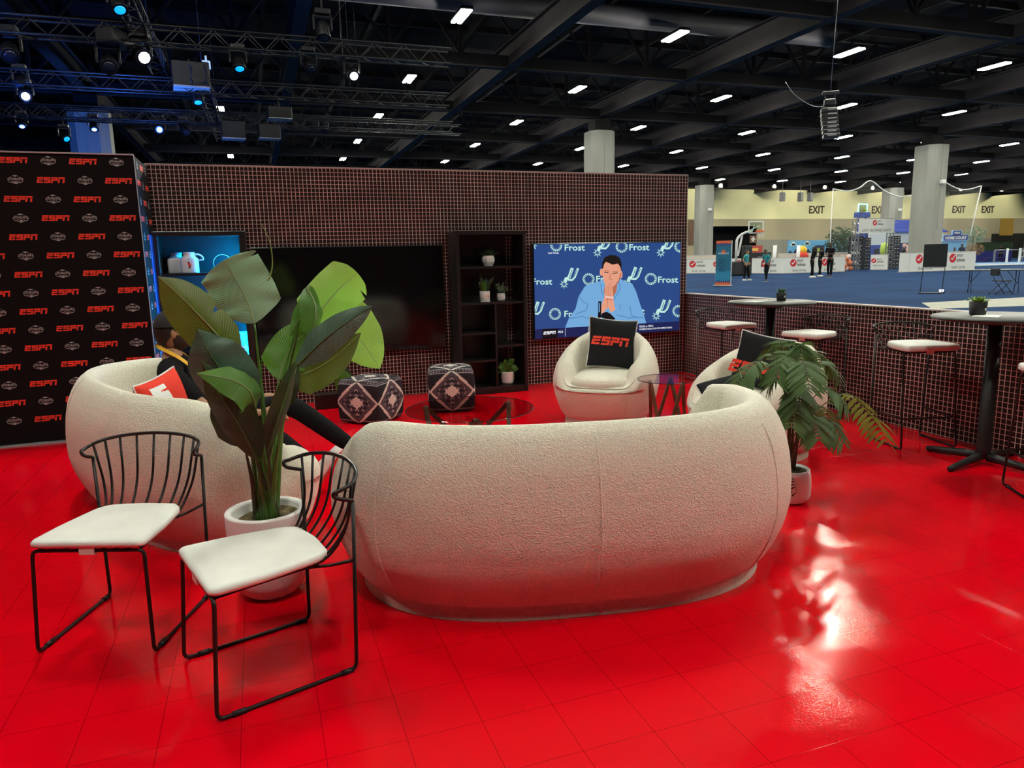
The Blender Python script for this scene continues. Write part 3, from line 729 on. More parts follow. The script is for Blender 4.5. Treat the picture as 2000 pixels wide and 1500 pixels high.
# jugs
M_jug = mat('white_jug_plastic', (.82, .84, .86), .3, 0, .5)
def jug(label, x, y, handle, pr):
    t = thing('jug', label, 'jug', (x, y, 1.4355), 0, 'white jugs on the blue-lit shelf')
    mb = MB()
    def fn(u, v):
        a = 2*pi*u; P = [(.0, 0), (.078, 0), (.082, .01), (.084, .10), (.080, .135), (.052, .165), (.048, .175), (.052, .185), (.052, .20), (.045, .20), (.0, .195)]
        x_ = v*(len(P)-1); i = min(int(x_), len(P)-2); f = x_-i; r_ = P[i][0]*(1-f)+P[i+1][0]*f; z = P[i][1]*(1-f)+P[i+1][1]*f
        k = (abs(cos(a))**4+abs(sin(a))**4)**-.25 if z < .15 else 1
        return Vector((r_*cos(a)*k, r_*.75*sin(a)*k, z))
    part('body', mb.grid(fn, 36, 30, 0, cu=True), M_jug, t)
    if handle: part('handle', MB().tube([(.045+.045*(1-cos(a_))*.9, 0, .165+.03*sin(a_)-.012*(a_/pi)*3) for a_ in [pi*k/10 for k in range(11)]]+[(.082, 0, .12)], .009, 8), M_jug, t)
    if pr:
        mb = MB()
        for cx_, cz_, r_ in ((0, .085, .016), (.008, .07, .012), (-.006, .10, .010)): mb.flat([(cx_+r_*cos(k*pi/5)*(.7 if k % 2 else 1.1), cz_+r_*sin(k*pi/5)*(.7 if k % 2 else 1.1)) for k in range(10)], 0 if r_ > .011 else 1, frame_M((0, -.0655, 0), (1, 0, 0), (0, 0, 1)), .001*r_*60)
        mb.flat([(-.014, .045), (.014, .045), (.004, .055), (.012, .066), (-.012, .066), (-.004, .055)], 1, frame_M((0, -.0655, 0), (1, 0, 0), (0, 0, 1)), .001)
        text(mb, 'USA', 0, .135, .009, 1, frame_M((0, -.066, 0), (1, 0, 0), (0, 0, 1)))
        part('printed_label', mb, [M_redp, M_pblk], t)
jug('plain white jug, left and behind, on the blue-lit shelf', -.725, 7.86, False, False)
jug('white jug with a handle and printed emblem on the blue-lit shelf', -.60, 7.74, True, True)
solo('wire_ring', MB().tube([(.085*cos(a_), 0, .088+.085*sin(a_)) for a_ in [2*pi*k/40 for k in range(40)]], .0025, 6, closed=True), M_jug, 'thin white standing ring on the blue-lit shelf', 'ornament', (-.30, 7.75, 1.4355))
t = thing('display_carton', 'cyan carton with painted-on glow and small printed text on the blue-lit shelf', 'carton', (-.185, 7.72, .5355))
part('box', MB().bbox((-.055, -.05, 0), (.055, .05, .30), .004), mat('cyan_carton_glow', (.10, .55, .85), .5, emit=(.02, .40, .85), estr=.75), t)  # carton is no lamp; its cyan glow is put into the material
mb = MB(); Mp = frame_M((0, -.051, 0), (1, 0, 0), (0, 0, 1)); mb.flat([(-.05, .02), (.05, .02), (.05, .16), (-.05, .16)], 0, Mp, .0005)
for k in range(7): mb.flat([(-.042, .035+.016*k), (.03-.012*(k % 3), .035+.016*k), (.03-.012*(k % 3), .041+.016*k), (-.042, .041+.016*k)], 1, Mp, .001)
part('printed_label', mb, [M_jug, mat('navy_ink', (.02, .05, .15), .6)], t)

# ---------------- televisions ----------------
M_bezel = mat('tv_bezel', (.006, .006, .007), .3)
def q_tv(pts, Y): return [at_Y(x, y, Y) for x, y in pts]
t = thing('television', 'large switched-off television on the mosaic wall behind the tall plant', 'television', (.98, 7.9, 1.10))
part('housing', MB().bbox((-1.01, 0, -.575), (1.01, .06, .575), .006), M_bezel, t)
part('screen', MB().box((-1.0, -.004, -.563), (1.0, 0, .565)), mat('dark_tv_screen', (.006, .006, .007), .09, 0, .5), t)
YT = 7.88
a = at_Y(1042.5, 477.5, YT); b = at_Y(1322.5, 647.5, YT); xl, xr, zt_, zb = a.x, at_Y(1329.5, 477, YT).x, a.z, at_Y(1043, 662.5, YT).z
t = thing('television', 'large lit television showing a man in a light blue hoodie at a microphone', 'television', (xl, YT, zb))
W_, H_ = xr-xl, zt_-zb
part('housing', MB().bbox((-.012, .004, -.012), (W_+.012, .07, H_+.012), .006), M_bezel, t)
def em(name, c, s_=1.):
    return mat(name, (.004, .004, .004), .3, emit=c, estr=s_, var=(3, 0))
SC = [em('screen_navy', (.022, .065, .235)), em('screen_mint', (.50, .80, .72)), em('screen_hoodie', (.17, .40, .70)), em('screen_hoodie_fold', (.09, .25, .50)),
      em('screen_skin', (.78, .34, .22)), em('screen_skin_shade', (.45, .15, .09)), em('screen_hair', (.012, .008, .006)), em('screen_ticker', (.010, .016, .085)),
      em('screen_white', (.85, .88, .92)), em('screen_black', (.004, .004, .006)), em('screen_navy_light', (.035, .10, .32)), em('screen_pink', (.85, .55, .50))]
scr = MB(); scr.flat([(0, 0), (W_, 0), (W_, H_), (0, H_)], 0)
def clip_rect(P, x0, y0, x1, y1):
    for ax, lim, sg in ((0, x0, 1), (0, x1, -1), (1, y0, 1), (1, y1, -1)):
        out = []
        for i in range(len(P)):
            p, q = P[i-1], P[i]; a_, b_ = (p[ax]-lim)*sg >= 0, (q[ax]-lim)*sg >= 0
            if a_ != b_:
                k = (lim-p[ax])/(q[ax]-p[ax]); out.append((p[0]+(q[0]-p[0])*k, p[1]+(q[1]-p[1])*k))
            if b_: out.append(q)
        P = out
        if len(P) < 3: return None
    return P
def sp(u, v):
    p = at_Y(1040+u/6.6667, 450+v/6.6667, YT); return (p.x-xl, p.z-zb)
def spoly(pts, mi, z):
    P = clip_rect([sp(u, v) for u, v in pts], 0, 0, W_, H_)
    if P: scr.flat(P[::-1], mi, None, z)
def stext(s_, u, v, hpx, mi, z, width=None, bold=.02):
    m_ = MB(); text(m_, s_, 0, 0, hpx, 0, bold=bold, width=width)
    for f in m_.f: spoly([(u+m_.v[i].x, v-m_.v[i].y) for i in f], mi, z)
def flower(u, v, r_, z):
    for k in range(18):
        a_ = 2*pi*k/18; d = .135
        spoly([(u+r_*.52*cos(a_), v+r_*.52*sin(a_)), (u+r_*.93*cos(a_-d), v+r_*.93*sin(a_-d)), (u+r_*1.0*cos(a_), v+r_*1.0*sin(a_)), (u+r_*.93*cos(a_+d), v+r_*.93*sin(a_+d))], 1, z)
def stroke(P, w, mi, z):
    for (x0, y0), (x1, y1) in zip(P, P[1:]):
        dx, dy = x1-x0, y1-y0; L_ = math.hypot(dx, dy) or 1; nx, ny = -dy/L_*w/2, dx/L_*w/2; ex, ey = dx/L_*w*.3, dy/L_*w*.3
        spoly([(x0-ex+nx, y0-ey+ny), (x1+ex+nx, y1+ey+ny), (x1+ex-nx, y1+ey-ny), (x0-ex-nx, y0-ey-ny)], mi, z)
def spur(u, v, z, k=1.):
    def q(a_, b_): return (u+a_*k, v+b_*k)
    U = [q(40, -110), q(12, 10), q(40, 45), q(85, 15), q(115, -110)]
    stroke([q(50, -120), q(8, -2), q(-28, 10), q(-40, 50)], 40*k, 1, z); stroke([q(40, -105), q(4, 20), q(50, 22), q(85, -15), q(125, -120)], 30*k, 1, z)
    stroke([q(48, -108), q(12, 8), q(48, 8), q(78, -22), q(118, -110)], 8*k, 0, z+.0004)
    spoly([q((60 if i % 2 == 0 else 24)*sin(i*pi/8)-55, -(66 if i % 2 == 0 else 26)*cos(i*pi/8)+80) for i in range(16)], 1, z+.0006)
    spoly([q((34 if i % 2 == 0 else 15)*sin(i*pi/8)-55, -(36 if i % 2 == 0 else 16)*cos(i*pi/8)+80) for i in range(16)], 0, z+.0009)
z1 = .0008
for u, v in ((310, 195), (1160, 212), (730, 635), (1540, 632), (293, 1088), (1925, 210), (1900, 1050)): flower(u, v, 80, z1)
for u, v in ((550, 222), (1390, 218), (1765, 640), (125, 665), (960, 630), (545, 1085), (1330, 1050)): stext('Frost', u, v, 78, 1, z1, width=262)
for u, v in ((900, 210), (1725, 210), (465, 620), (1290, 610), (1665, 1035), (20, 1060), (60, 120)): spur(u, v, z1)
stext('Last Week', 275, 293, 24, 8, z1, width=140)
z2 = .0022
spoly([(420, 1275), (470, 1150), (560, 1020), (600, 860), (680, 730), (760, 690), (890, 660), (905, 630), (1130, 620), (1200, 665), (1300, 700), (1350, 800), (1400, 960), (1450, 1100), (1485, 1230), (1100, 1255), (860, 1265)], 2, z2)
for P_ in ([(720, 960), (700, 1040), (560, 1090)], [(1265, 980), (1290, 1110), (1400, 1140)], [(600, 860), (660, 930), (720, 960)], [(470, 1150), (640, 1120), (760, 1160)], [(1100, 1100), (1250, 1140), (1460, 1130)], [(890, 700), (900, 800), (930, 870)], [(1120, 660), (1140, 760), (1060, 900)]): stroke(P_, 12, 3, z2+.0005)
spoly([(945, 700), (1105, 690), (1090, 800), (1045, 870), (960, 870), (925, 800)], 5, z2+.0007)
z3 = z2+.001
def ell(cx_, cy_, a_, b_, mi, z, n=20): spoly([(cx_+a_*cos(2*pi*k/n), cy_+b_*sin(2*pi*k/n)) for k in range(n)], mi, z)
ell(895, 545, 20, 48, 4, z3); ell(1150, 575, 20, 50, 4, z3)
spoly([(905, 500), (915, 440), (950, 395), (1030, 385), (1110, 400), (1148, 460), (1150, 560), (1130, 640), (1090, 700), (1030, 745), (985, 740), (935, 690), (912, 600)], 4, z3+.0003)
spoly([(903, 500), (906, 420), (938, 352), (1000, 322), (1070, 322), (1127, 350), (1158, 420), (1155, 525), (1138, 470), (1110, 432), (1040, 446), (955, 408), (930, 440), (916, 500)], 6, z3+.0006)
for P_ in ([(935, 545), (985, 552)], [(1040, 560), (1105, 552)]): stroke(P_, 9, 6, z3+.0008); 
for P_ in ([(935, 525), (995, 530)], [(1040, 538), (1110, 530)]): stroke(P_, 8, 5, z3+.0008)
stroke([(1015, 560), (1000, 630), (1040, 640)], 8, 5, z3+.0008); stroke([(1150, 560), (1125, 650), (1080, 715)], 14, 5, z3+.0005)
spoly([(945, 705), (1000, 650), (1030, 648), (1046, 690), (1040, 760), (1050, 860), (1060, 960), (1078, 1030), (1020, 1075), (990, 1010), (960, 1020), (930, 1065), (885, 1088), (890, 1000), (930, 880), (940, 780)], 4, z3+.001)
for P_ in ([(968, 720), (955, 800), (950, 860)], [(995, 690), (985, 790), (975, 900), (968, 1010)], [(1022, 670), (1012, 800), (1005, 900)], [(945, 900), (1045, 905)]): stroke(P_, 6, 5, z3+.0012)
stroke([(945, 860), (1045, 878)], 22, 11, z3+.0014)
spoly([(880, 1125), (905, 1075), (965, 1060), (1010, 1082), (1078, 1150), (1030, 1188), (950, 1155)], 9, z3+.0005)
stroke([(1130, 960), (1150, 1000), (1130, 1040)], 8, 3, z3)
stroke([(875, 935), (872, 1080), (850, 1250)], 40, 9, z3+.0016); stroke([(872, 950), (868, 1060)], 12, 2, z3+.0018); stroke([(880, 1110), (780, 1230)], 14, 9, z3+.0015)
zt1 = .0060
hb = .115*H_/1.12
Pq = [(0, 0), (W_, 0), (W_, hb*1.02), (0, hb*1.02)]; scr.flat(Pq, 7, None, zt1); scr.flat([(W_*.045, 0), (W_*.145, 0), (W_*.145, hb), (W_*.045, hb)], 9, None, zt1+.0004)
espn(scr, W_*.092, hb*.58, hb*.32, 8, None, zt1+.0008); text(scr, 'MLB', W_*.165, hb*.62, hb*.22, 8, None, zt1+.0008)
for k in (.195, .35, .50, .665): scr.flat([(W_*k, hb*.1), (W_*k+.004, hb*.1), (W_*k+.004, hb*.95), (W_*k, hb*.95)], 8, None, zt1+.0008)
text(scr, 'TEXAS vs TECH', W_*.705, hb*.68, hb*.21, 8, None, zt1+.0008, align='L', width=W_*.10)
text(scr, 'WOMEN\'S FINAL FOUR FRI 9:30PM ET ESPN2', W_*.705, hb*.38, hb*.17, 8, None, zt1+.0008, align='L', width=W_*.24)
scr.flat([(W_*.684+.016*cos(k*pi/6), hb*.55+.016*sin(k*pi/6)) for k in range(12)], 11, None, zt1+.0008)
so = part('screen', MB(), SC, t); bpy.data.objects.remove(so)
mM = Matrix(((1, 0, 0, 0), (0, 0, -1, 0), (0, 1, 0, 0), (0, 0, 0, 1)))
scr.v = [mM@v for v in scr.v]; part('screen', scr, SC, t)

# ---------------- poufs ----------------
PW = [mat('pouf_charcoal', (.032, .031, .038), .95, 0, .05, bump=(120, .5, .004)), mat('pouf_cream_tuft', (.72, .66, .60), .95, 0, .05, bump=(90, .9, .01)), mat('pouf_mauve_grey', (.105, .085, .10), .95, 0, .05, bump=(120, .5, .004)), mat('pouf_pale_grey', (.34, .31, .33), .95, 0, .05)]
def pouf_col(u, v):
    x, y = (u-.5)*2, (v-.5)*2; X_, Y_ = abs(x), abs(y); d = X_*.92+Y_*.86
    if d < .80:
        if max(X_, Y_) < .17 or (abs(X_-Y_) > .0 and X_ < .085 and Y_ < .25) or (Y_ < .085 and X_ < .28) or (X_+Y_ < .30): return 1
        if d < .60:
            bx = int((X_*1.1)*11); q = (y*9+ (X_*9 % 1)*.9) % 2
            return 0 if q < 1.05 else (2 if bx % 3 else 3)
        return 2
    if d < .94: return 1
    if .84 < Y_ < .87: return 3
    if .90 < Y_ < .96 and int(x*14) % 2: return 3
    return 0
def pouf(label, x, y, rz, w=.44, h=.40):
    t = thing('pouf', label, 'pouf', (x, y, 0), rz, 'patterned cube poufs'); mb = MB(); N = 44
    def rnd(p):
        k = Vector((p[0]/(w/2), p[1]/(w/2), (p[2]-h/2)/(h/2))); m_ = (abs(k.x)**9+abs(k.y)**9+abs(k.z)**9)**(1/9); k = k/m_*max(abs(k.x), abs(k.y), abs(k.z))
        bulge = 1+.05*(1-min(1, abs(k.z))**2); return Vector((k.x*w/2*bulge, k.y*w/2*bulge, h/2+k.z*h/2*(1+.04*(1-k.x*k.x)*(1-k.y*k.y) if k.z > .9 else 1)))
    for s_ in range(4):
        a_ = s_*pi/2; c_, sn = cos(a_), sin(a_)
        def fn(u, v): 
            X_, Y_ = (u-.5)*w, -w/2; return rnd((X_*c_-Y_*sn, X_*sn+Y_*c_, v*h))
        mb.grid(fn, N, N, pouf_col)
    mb.grid(lambda u, v: rnd(((u-.5)*w, (v-.5)*w, h)), N, N, lambda u, v: pouf_col(u, v))
    mb.grid(lambda u, v: rnd(((v-.5)*w, (u-.5)*w, 0)), 8, 8, lambda u, v: 0)
    part('woven_cover', mb, PW, t)
    part('top_seam', MB().tube([rnd((w/2*cos(k*pi/24)*1.0/max(abs(cos(k*pi/24)), abs(sin(k*pi/24))), w/2*sin(k*pi/24)/max(abs(cos(k*pi/24)), abs(sin(k*pi/24))), h)) for k in range(48)], .006, 6, closed=True), PW[2], t)
pouf('black and cream patterned pouf on the left, nearer the tall plant', .955, 6.83, R(-42), .46, .42)
pouf('black and cream patterned pouf on the right, in front of the open shelf', 1.80, 7.02, R(-12), .45, .44)

# ---------------- glass tables ----------------
M_gl = glass_mat('smoked_glass', (.80, .72, .72)); M_gedge = mat('glass_edge', (.02, .03, .03), .15); M_walnut = mat('walnut_wood', (.14, .07, .035), .45, var=(18, .35)); M_brz = mat('bronze_wood', (.12, .085, .05), .4, var=(14, .3))
def glass_table(label, x, y, r_, h, wood, rz, spread, lw):
    t = thing('glass_table', label, 'coffee table', (x, y, 0), rz, 'round glass tables')
    part('glass_top', MB().lathe([(0, h-.008), (r_-.004, h-.008), (r_, h-.005), (r_, h-.002), (r_-.003, h), (0, h)], 72, sm=False), M_gl, t)
    part('glass_rim', MB().tube([((r_+.001)*cos(2*pi*k/72), (r_+.001)*sin(2*pi*k/72), h-.004) for k in range(72)], .003, 6, closed=True), M_gedge, t, 'dark glass edge')
    for k in range(3):
        a_ = 2*pi*k/3; b_ = a_+2*pi/3*.9
        top = Vector((spread*r_*cos(a_), spread*r_*sin(a_), h-.012)); lo = Vector((.62*r_*cos(a_+.9), .62*r_*sin(a_+.9), .012)); lo2 = Vector((.62*r_*cos(a_-.9), .62*r_*sin(a_-.9), .012))
        part('leg', MB().bar(top, lo, lw, lw).bar(lo+Vector((0, 0, -.01)), lo+Vector((0, 0, 0)), lw*.8), wood, t)
        part('leg', MB().bar(top, lo2, lw, lw), wood, t)
glass_table('low round smoked glass coffee table in front of the poufs', 1.50, 5.28, .50, .36, M_brz, R(20), .78, .035)
glass_table('small round glass side table with walnut legs right of the tub chair', 3.18, 5.12, .25, .49, M_walnut, R(50), .62, .024)
solo('cable_box', MB().bbox((-.12, -.06, 0), (.12, .06, .16), .006), M_bezel, 'small black box on the floor behind the left pouf', 'box', (.60, 7.6, 0))
# papers on the coffee table
for x, y, lab in ((1.58, 5.02, 'white card lying on the low glass table, left one'), (1.78, 5.06, 'white card lying on the low glass table, right one')):
    pass
# ---------------- plants ----------------
LM = dict(pale=leaf_mat('pale_banana_leaf', (.17, .33, .17), (.33, .50, .31), 0, .38), olive=leaf_mat('olive_banana_leaf', (.045, .075, .008), (.12, .17, .02), .12, .4),  # pale carries leaf sheen, dark carries shade, both put into the colour
          dark=leaf_mat('dark_banana_leaf', (.014, .030, .010), (.04, .08, .025), 0, .42), grey=leaf_mat('grey_green_leaf', (.045, .11, .07), (.12, .22, .16), 0, .35),
          mid=leaf_mat('mid_banana_leaf', (.035, .12, .012), (.10, .27, .03), .2, .4), bright=leaf_mat('bright_banana_leaf', (.13, .34, .03), (.26, .58, .08), .35, .38))
M_stalk = mat('green_stalk', (.07, .17, .025), .4, var=(12, .25)); M_stalk2 = mat('brown_stalk', (.045, .04, .015), .5, var=(12, .3)); M_moss = mat('dried_moss', (.20, .155, .085), .95, 0, .05, bump=(70, 1., .03), var=(40, .5))
M_rib = mat('leaf_midrib', (.28, .36, .16), .4)
def blade(mb, pts, hw, nrm, mi=0, blunt=False, fold=.25, wave=.06, nu=14, nv=36, seed=0, tears=()):
    rng = random.Random(seed); C_ = spline(pts, 12); n = len(C_)-1; f1, f2 = rng.random()*6, rng.random()*6
    b = len(mb.v); vs = []
    for j in range(nv+1):
        t = j/nv; x = t*n; i = min(int(x), n-1); p = C_[i].lerp(C_[i+1], x-i); tg = (C_[i+1]-C_[i]).normalized()
        s_ = tg.cross(Vector(nrm)).normalized(); nn = s_.cross(tg).normalized()
        w = hw*(min(1, t*4.0)**.6)*((1-max(0, (t-.86)/.14)**2*.45) if blunt else max(0.02, (1-max(0, (t-.38)/.62)**2.1)))
        for i2 in range(nu+1):
            q = (i2/nu-.5)*2; a_ = abs(q)
            te = 0
            for tt, sd, dp in tears:
                if sd*q > 0 and abs(t-tt) < .012: te = dp
            ww = w*(1-te*a_)
            off = -nn*(fold*ww*a_**1.6)+nn*(wave*ww*sin(t*21+f1+q*2)*a_)
            sag = -tg*(ww*.10*a_*a_)*sin(9*t+f2)
            vs.append(p+s_*(q*ww)+off+sag)
            mb.uv[b+len(vs)-1] = (i2/nu, t)
    mb.add(vs, [(j*(nu+1)+i, j*(nu+1)+i+1, (j+1)*(nu+1)+i+1, (j+1)*(nu+1)+i) for j in range(nv) for i in range(nu)], mi, True)
    return C_
t = thing('banana_leaf_plant', 'tall broad-leaved artificial plant in a round white pot between the wire chairs', 'potted plant', (-.04, 3.32, 0))
OX = Vector((-.04, 3.32, 0))
pot_prof = [(0, .004), (.085, .004), (.115, .012), (.145, .04), (.163, .085), (.172, .16), (.176, .28), (.178, .395), (.176, .402), (.152, .402), (.147, .39), (.142, .34), (0, .34)]
part('pot', MB().lathe(pot_prof, 72), M_ceram, t)
mb = MB(); mb.grid(lambda u, v: Vector((.145*v*cos(2*pi*u), .145*v*sin(2*pi*u), .358+.012*sin(9*u+7*v)*v+.008*(1-v))), 40, 8, 0, cu=True); part('moss', mb, M_moss, t)
def pv(x, y, Y): return at_Y(x, y, Y)-OX
VN = (-.15, -1, .25)
leaves = [  # points (px, py, depth), half width px, material, normal, blunt, fold, tears
 ([(497,632,3.36),(482,585,3.40),(458,540,3.44),(437,508,3.46)], 62, 'pale', (-.25,-1,.35), True, .16, ((.93,-1,.6),(.80,1,.25))),
 ([(470,722,3.28),(432,664,3.24),(385,612,3.2),(345,572,3.18),(309,540,3.16)], 47, 'olive', (.35,-1,.10), False, .45, ((.42,1,.45),)),
 ([(482,800,3.25),(446,745,3.2),(410,690,3.18),(386,642,3.2)], 56, 'grey', (-.2,-1,.2), False, .3, ()),
 ([(505,900,3.2),(470,835,3.12),(430,772,3.1),(395,705,3.12)], 36, 'dark', (-.2,-1,-.1), False, .3, ()),
 ([(478,872,3.22),(458,830,3.17),(440,790,3.15),(420,745,3.16)], 34, 'dark', (.3,-1,.1), False, .3, ()),
 ([(500,800,3.16),(488,765,3.08),(452,742,3.02),(384,729,3.0)], 40, 'mid', (.1,-1,.9), False, .25, ()),
 ([(602,640,3.42),(632,600,3.45),(662,565,3.47),(698,533,3.48)], 52, 'bright', (.3,-1,.4), True, .3, ((.9,1,.4),)),
 ([(604,556,3.35),(596,598,3.33),(580,632,3.34),(567,656,3.36)], 24, 'mid', (-.7,-1,0), False, .4, ()),
 ([(600,560,3.36),(616,600,3.30),(612,640,3.30),(598,672,3.32)], 30, 'mid', (.8,-1,.0), False, .4, ()),
 ([(630,585,3.5),(675,630,3.50),(712,675,3.46),(742,720,3.42)], 66, 'bright', (.15,-1,.35), False, .12, ()),
 ([(578,716,3.12),(628,668,3.08),(680,628,3.05),(728,597,3.03)], 31, 'grey', (-.25,-1,.35), False, .2, ()),
 ([(560,738,3.4),(600,728,3.40),(650,700,3.38),(705,650,3.36)], 46, 'olive', (.1,-1,.1), False, .3, ()),
 ([(545,742,3.36),(556,700,3.38),(585,660,3.40),(645,636,3.42)], 44, 'mid', (-.1,-1,.2), False, .3, ()),
 ([(523,880,3.18),(542,820,3.1),(562,758,3.08),(577,704,3.1)], 20, 'dark', (.5,-1,-.1), False, .4, ()),
 ([(548,800,3.22),(560,775,3.2),(572,740,3.2),(580,700,3.22)], 16, 'dark', (-.5,-1,0), False, .4, ()),
]
stems = {0: [(505,760)], 1: [(500,790)], 2: None, 6: None}
k_ = .00222
for q, (pts, hwp, mn, nr, bl, fo, tr) in enumerate(leaves):
    mb = MB(); P3 = [pv(*p) for p in pts]; Cc = blade(mb, P3, hwp*k_, nr, 0, bl, fo, .05, seed=q, tears=tr)
    lf = part('leaf', mb, LM[mn], t)
    rb = MB().tube([c_+Vector((-.1, -1, .2)).normalized()*.002 for c_ in Cc], [.0042*(1-.8*i/len(Cc)) for i in range(len(Cc))], 6)
    part('midrib', rb, M_rib if mn in ('pale', 'mid', 'bright', 'olive') else M_stalk, lf)
    a_ = q*2.4; base = Vector((.045*cos(a_), .045*sin(a_), .36)); top = P3[0]
    mid = base.lerp(top, .5)+Vector(((-.03 if top.x < 0 else .05), 0, 0)); mid.x = base.x*.5+top.x*.38
    part('stalk', MB().tube(spline([base, mid, top], 10), [.014*(1-.7*i/20) for i in range(21)], 8), M_stalk if mn not in ('dark',) else M_stalk2, t)
part('curling_shoot', MB().tube(spline([pv(498,632,3.4), pv(512,572,3.42), pv(527,540,3.43), pv(532,512,3.44), pv(526,470,3.45), pv(507,430,3.46)], 8), [.005*(1-.7*i/40) for i in range(41)], 6), mat('yellow_green_stalk', (.20, .26, .06), .5), t)
part('shoot', MB().tube(spline([(.03, -.01, .36), pv(512, 800, 3.3), pv(511, 694, 3.3)], 10), [.009*(1-.8*i/20) for i in range(21)], 6), M_stalk, t)
part('sheath', MB().tube(spline([(0, -.02, .35), (.005, -.02, .5), (0, -.02, .70)], 8), [.034, .035, .035, .035, .034, .033, .032, .03, .029, .028, .027, .026, .024, .022, .02, .018, .015], 12), M_stalk, t)

# fern
def frond(mb, pts, L_, mi, seed, pairs=15, lob=.055):
    rng = random.Random(seed); C_ = spline(pts, 10); n = len(C_)-1
    for j in range(pairs):
        tt = .32+.66*j/(pairs-1); x = tt*n; i = min(int(x), n-1); p = C_[i].lerp(C_[i+1], x-i); tg = (C_[i+1]-C_[i]).normalized()
        side = tg.cross(Vector((0, 0, 1))); side = side.normalized() if side.length > .1 else Vector((1, 0, 0)); up = side.cross(tg).normalized()
        ln = lob*2.2*sin(pi*min(1, .18+.82*(1-(tt-.32)/.7)))*rng.uniform(.85, 1.1)+.012
        for sg in (-1, 1):
            d = (side*sg*.9+tg*.55+up*rng.uniform(-.3, .1)).normalized(); w = ln*.098; sd = d.cross(up).normalized()
            b = len(mb.v); vs = []
            for k in range(6):
                f = k/5; ww = w*(.35+1.9*f)*(1-f**2)*1.0+.0008; c_ = p+d*ln*f+Vector((0, 0, -ln*.35*f*f))
                vs += [c_-sd*ww, c_+up*.0015, c_+sd*ww]
            for k in range(18): mb.uv[b+k] = (.5*(k % 3), (k//3)/5)
            mb.add(vs, [(3*k+a, 3*k+a+1, 3*k+a+4, 3*k+a+3) for k in range(5) for a in range(2)], mi, True)
    return C_
FM = [leaf_mat('fern_green', (.035, .085, .02), (.085, .18, .05), .15, .45), leaf_mat('fern_olive', (.10, .15, .015), (.20, .27, .05), .2, .5)]
FX, FY = 2.985, 3.41
t = thing('fern_plant', 'bushy green artificial fern in a white pot at the right end of the sofa', 'potted plant', (FX, FY, 0))
part('pot', MB().lathe([(0, .004), (.085, .004), (.112, .014), (.126, .045), (.129, .10), (.124, .17), (.117, .205), (.113, .208), (.104, .205), (.100, .17), (0, .17)], 56), M_ceram, t)
mb = MB()
for k in range(6):
    z = .185-.022*k; a0 = -2.30+.03*k
    pts_ = [(.1285*cos(a0), .1285*sin(a0), z), (.1295*cos(a0+.30), .1295*sin(a0+.30), z-.012+.008*k), (.1285*cos(a0+.02), .1285*sin(a0+.02), z-.010)]
    mb.add([Vector(p)*1.006 for p in pts_], [(0, 2, 1)], 0)
part('printed_leaf', mb, M_pblk, t, 'dark palm leaf print on the pot')
mb = MB(); mb.grid(lambda u, v: Vector((.102*v*cos(2*pi*u), .102*v*sin(2*pi*u), .192+.016*(1-v*v)+.004*sin(40*u)*v)), 32, 6, 0, cu=True); part('moss', mb, mat('dark_moss', (.09, .075, .045), .95, 0, .05, bump=(80, 1., .03), var=(50, .5)), t)
OF = Vector((FX, FY, 0))
def fv(x, y, Y): return at_Y(x, y, Y)-OF
fr = [((1437,752),3.35,0),((1505,697),3.75,0),((1470,728),3.6,0),((1530,722),3.6,0),((1565,715),3.3,0),((1605,718),3.55,0),((1640,745),3.3,0),((1655,800),3.15,0),((1648,865),3.1,0),((1733,862),3.45,1),
      ((1600,860),3.05,0),((1560,800),3.1,0),((1515,745),3.2,0),((1580,760),3.0,0),((1625,830),3.6,0),((1500,760),3.5,0),((1545,835),3.1,0),((1590,735),3.8,0)]
for q, ((px, py), Y, mi) in enumerate(fr):
    tip = fv(px, py, Y); a_ = q*2.4; b0 = Vector((.03*cos(a_), .03*sin(a_), .195)); hgt = max(tip.z+.07, .52 if mi == 0 else .60)
    m1 = Vector((tip.x*.12+b0.x, tip.y*.12+b0.y, .195+(hgt-.195)*.62)); m2 = Vector((tip.x*.50, tip.y*.50, hgt+.03))
    m3 = tip.lerp(m2, .42)+Vector((0, 0, .05))
    mb = MB(); C_ = frond(mb, [b0, m1, m2, m3, tip], 0, 0, q, pairs=17, lob=.052 if mi == 0 else .062)
    mb.tube(C_, [.0045*(1-.75*i/len(C_)) for i in range(len(C_))], 6, 1); f_ = part('frond', mb, [FM[mi], M_stalk2 if mi == 0 else M_stalk], t)

# small shelf plants
def small_leaf(mb, o, d, L_, w, droop=.3, mi=0):
    d = Vector(d).normalized(); o = Vector(o); nr = Vector((0, -1, .4))
    blade(mb, [o, o+d*L_*.5+Vector((0, 0, L_*.05)), o+d*L_-Vector((0, 0, L_*droop*.5))], w, nr, mi, False, .25, .03, 8, 14, seed=int(L_*1e4))
t = thing('potted_aloe', 'spiky aloe in a faceted white bowl on the top shelf', 'potted plant', (2.475, 7.76, 1.4305), 0, 'white-potted plants on the open shelf')
part('pot', MB().lathe([(0, 0), (.05, 0), (.072, .045), (.075, .08), (.062, .115), (.055, .115), (.055, .10), (0, .10)], 9, sm=False), M_ceram, t)
mb = MB(); rosette(mb, 20, .15, 0, .014, (0, 0, .10), 4, .45); part('foliage', mb, mat('aloe_green', (.05, .12, .05), .5, var=(10, .3)), t)
t = thing('potted_plant', 'upright leafy plant in a white mug-like pot with small red letters', 'potted plant', (2.41, 7.72, 1.0355), 0, 'white-potted plants on the open shelf')
mb = MB().lathe([(0, 0), (.052, 0), (.056, .004), (.058, .118), (.054, .120), (.052, .10), (0, .10)], 32).lathe([(0, -.0), (.06, -.0), (.06, .008), (0, .01)], 32)
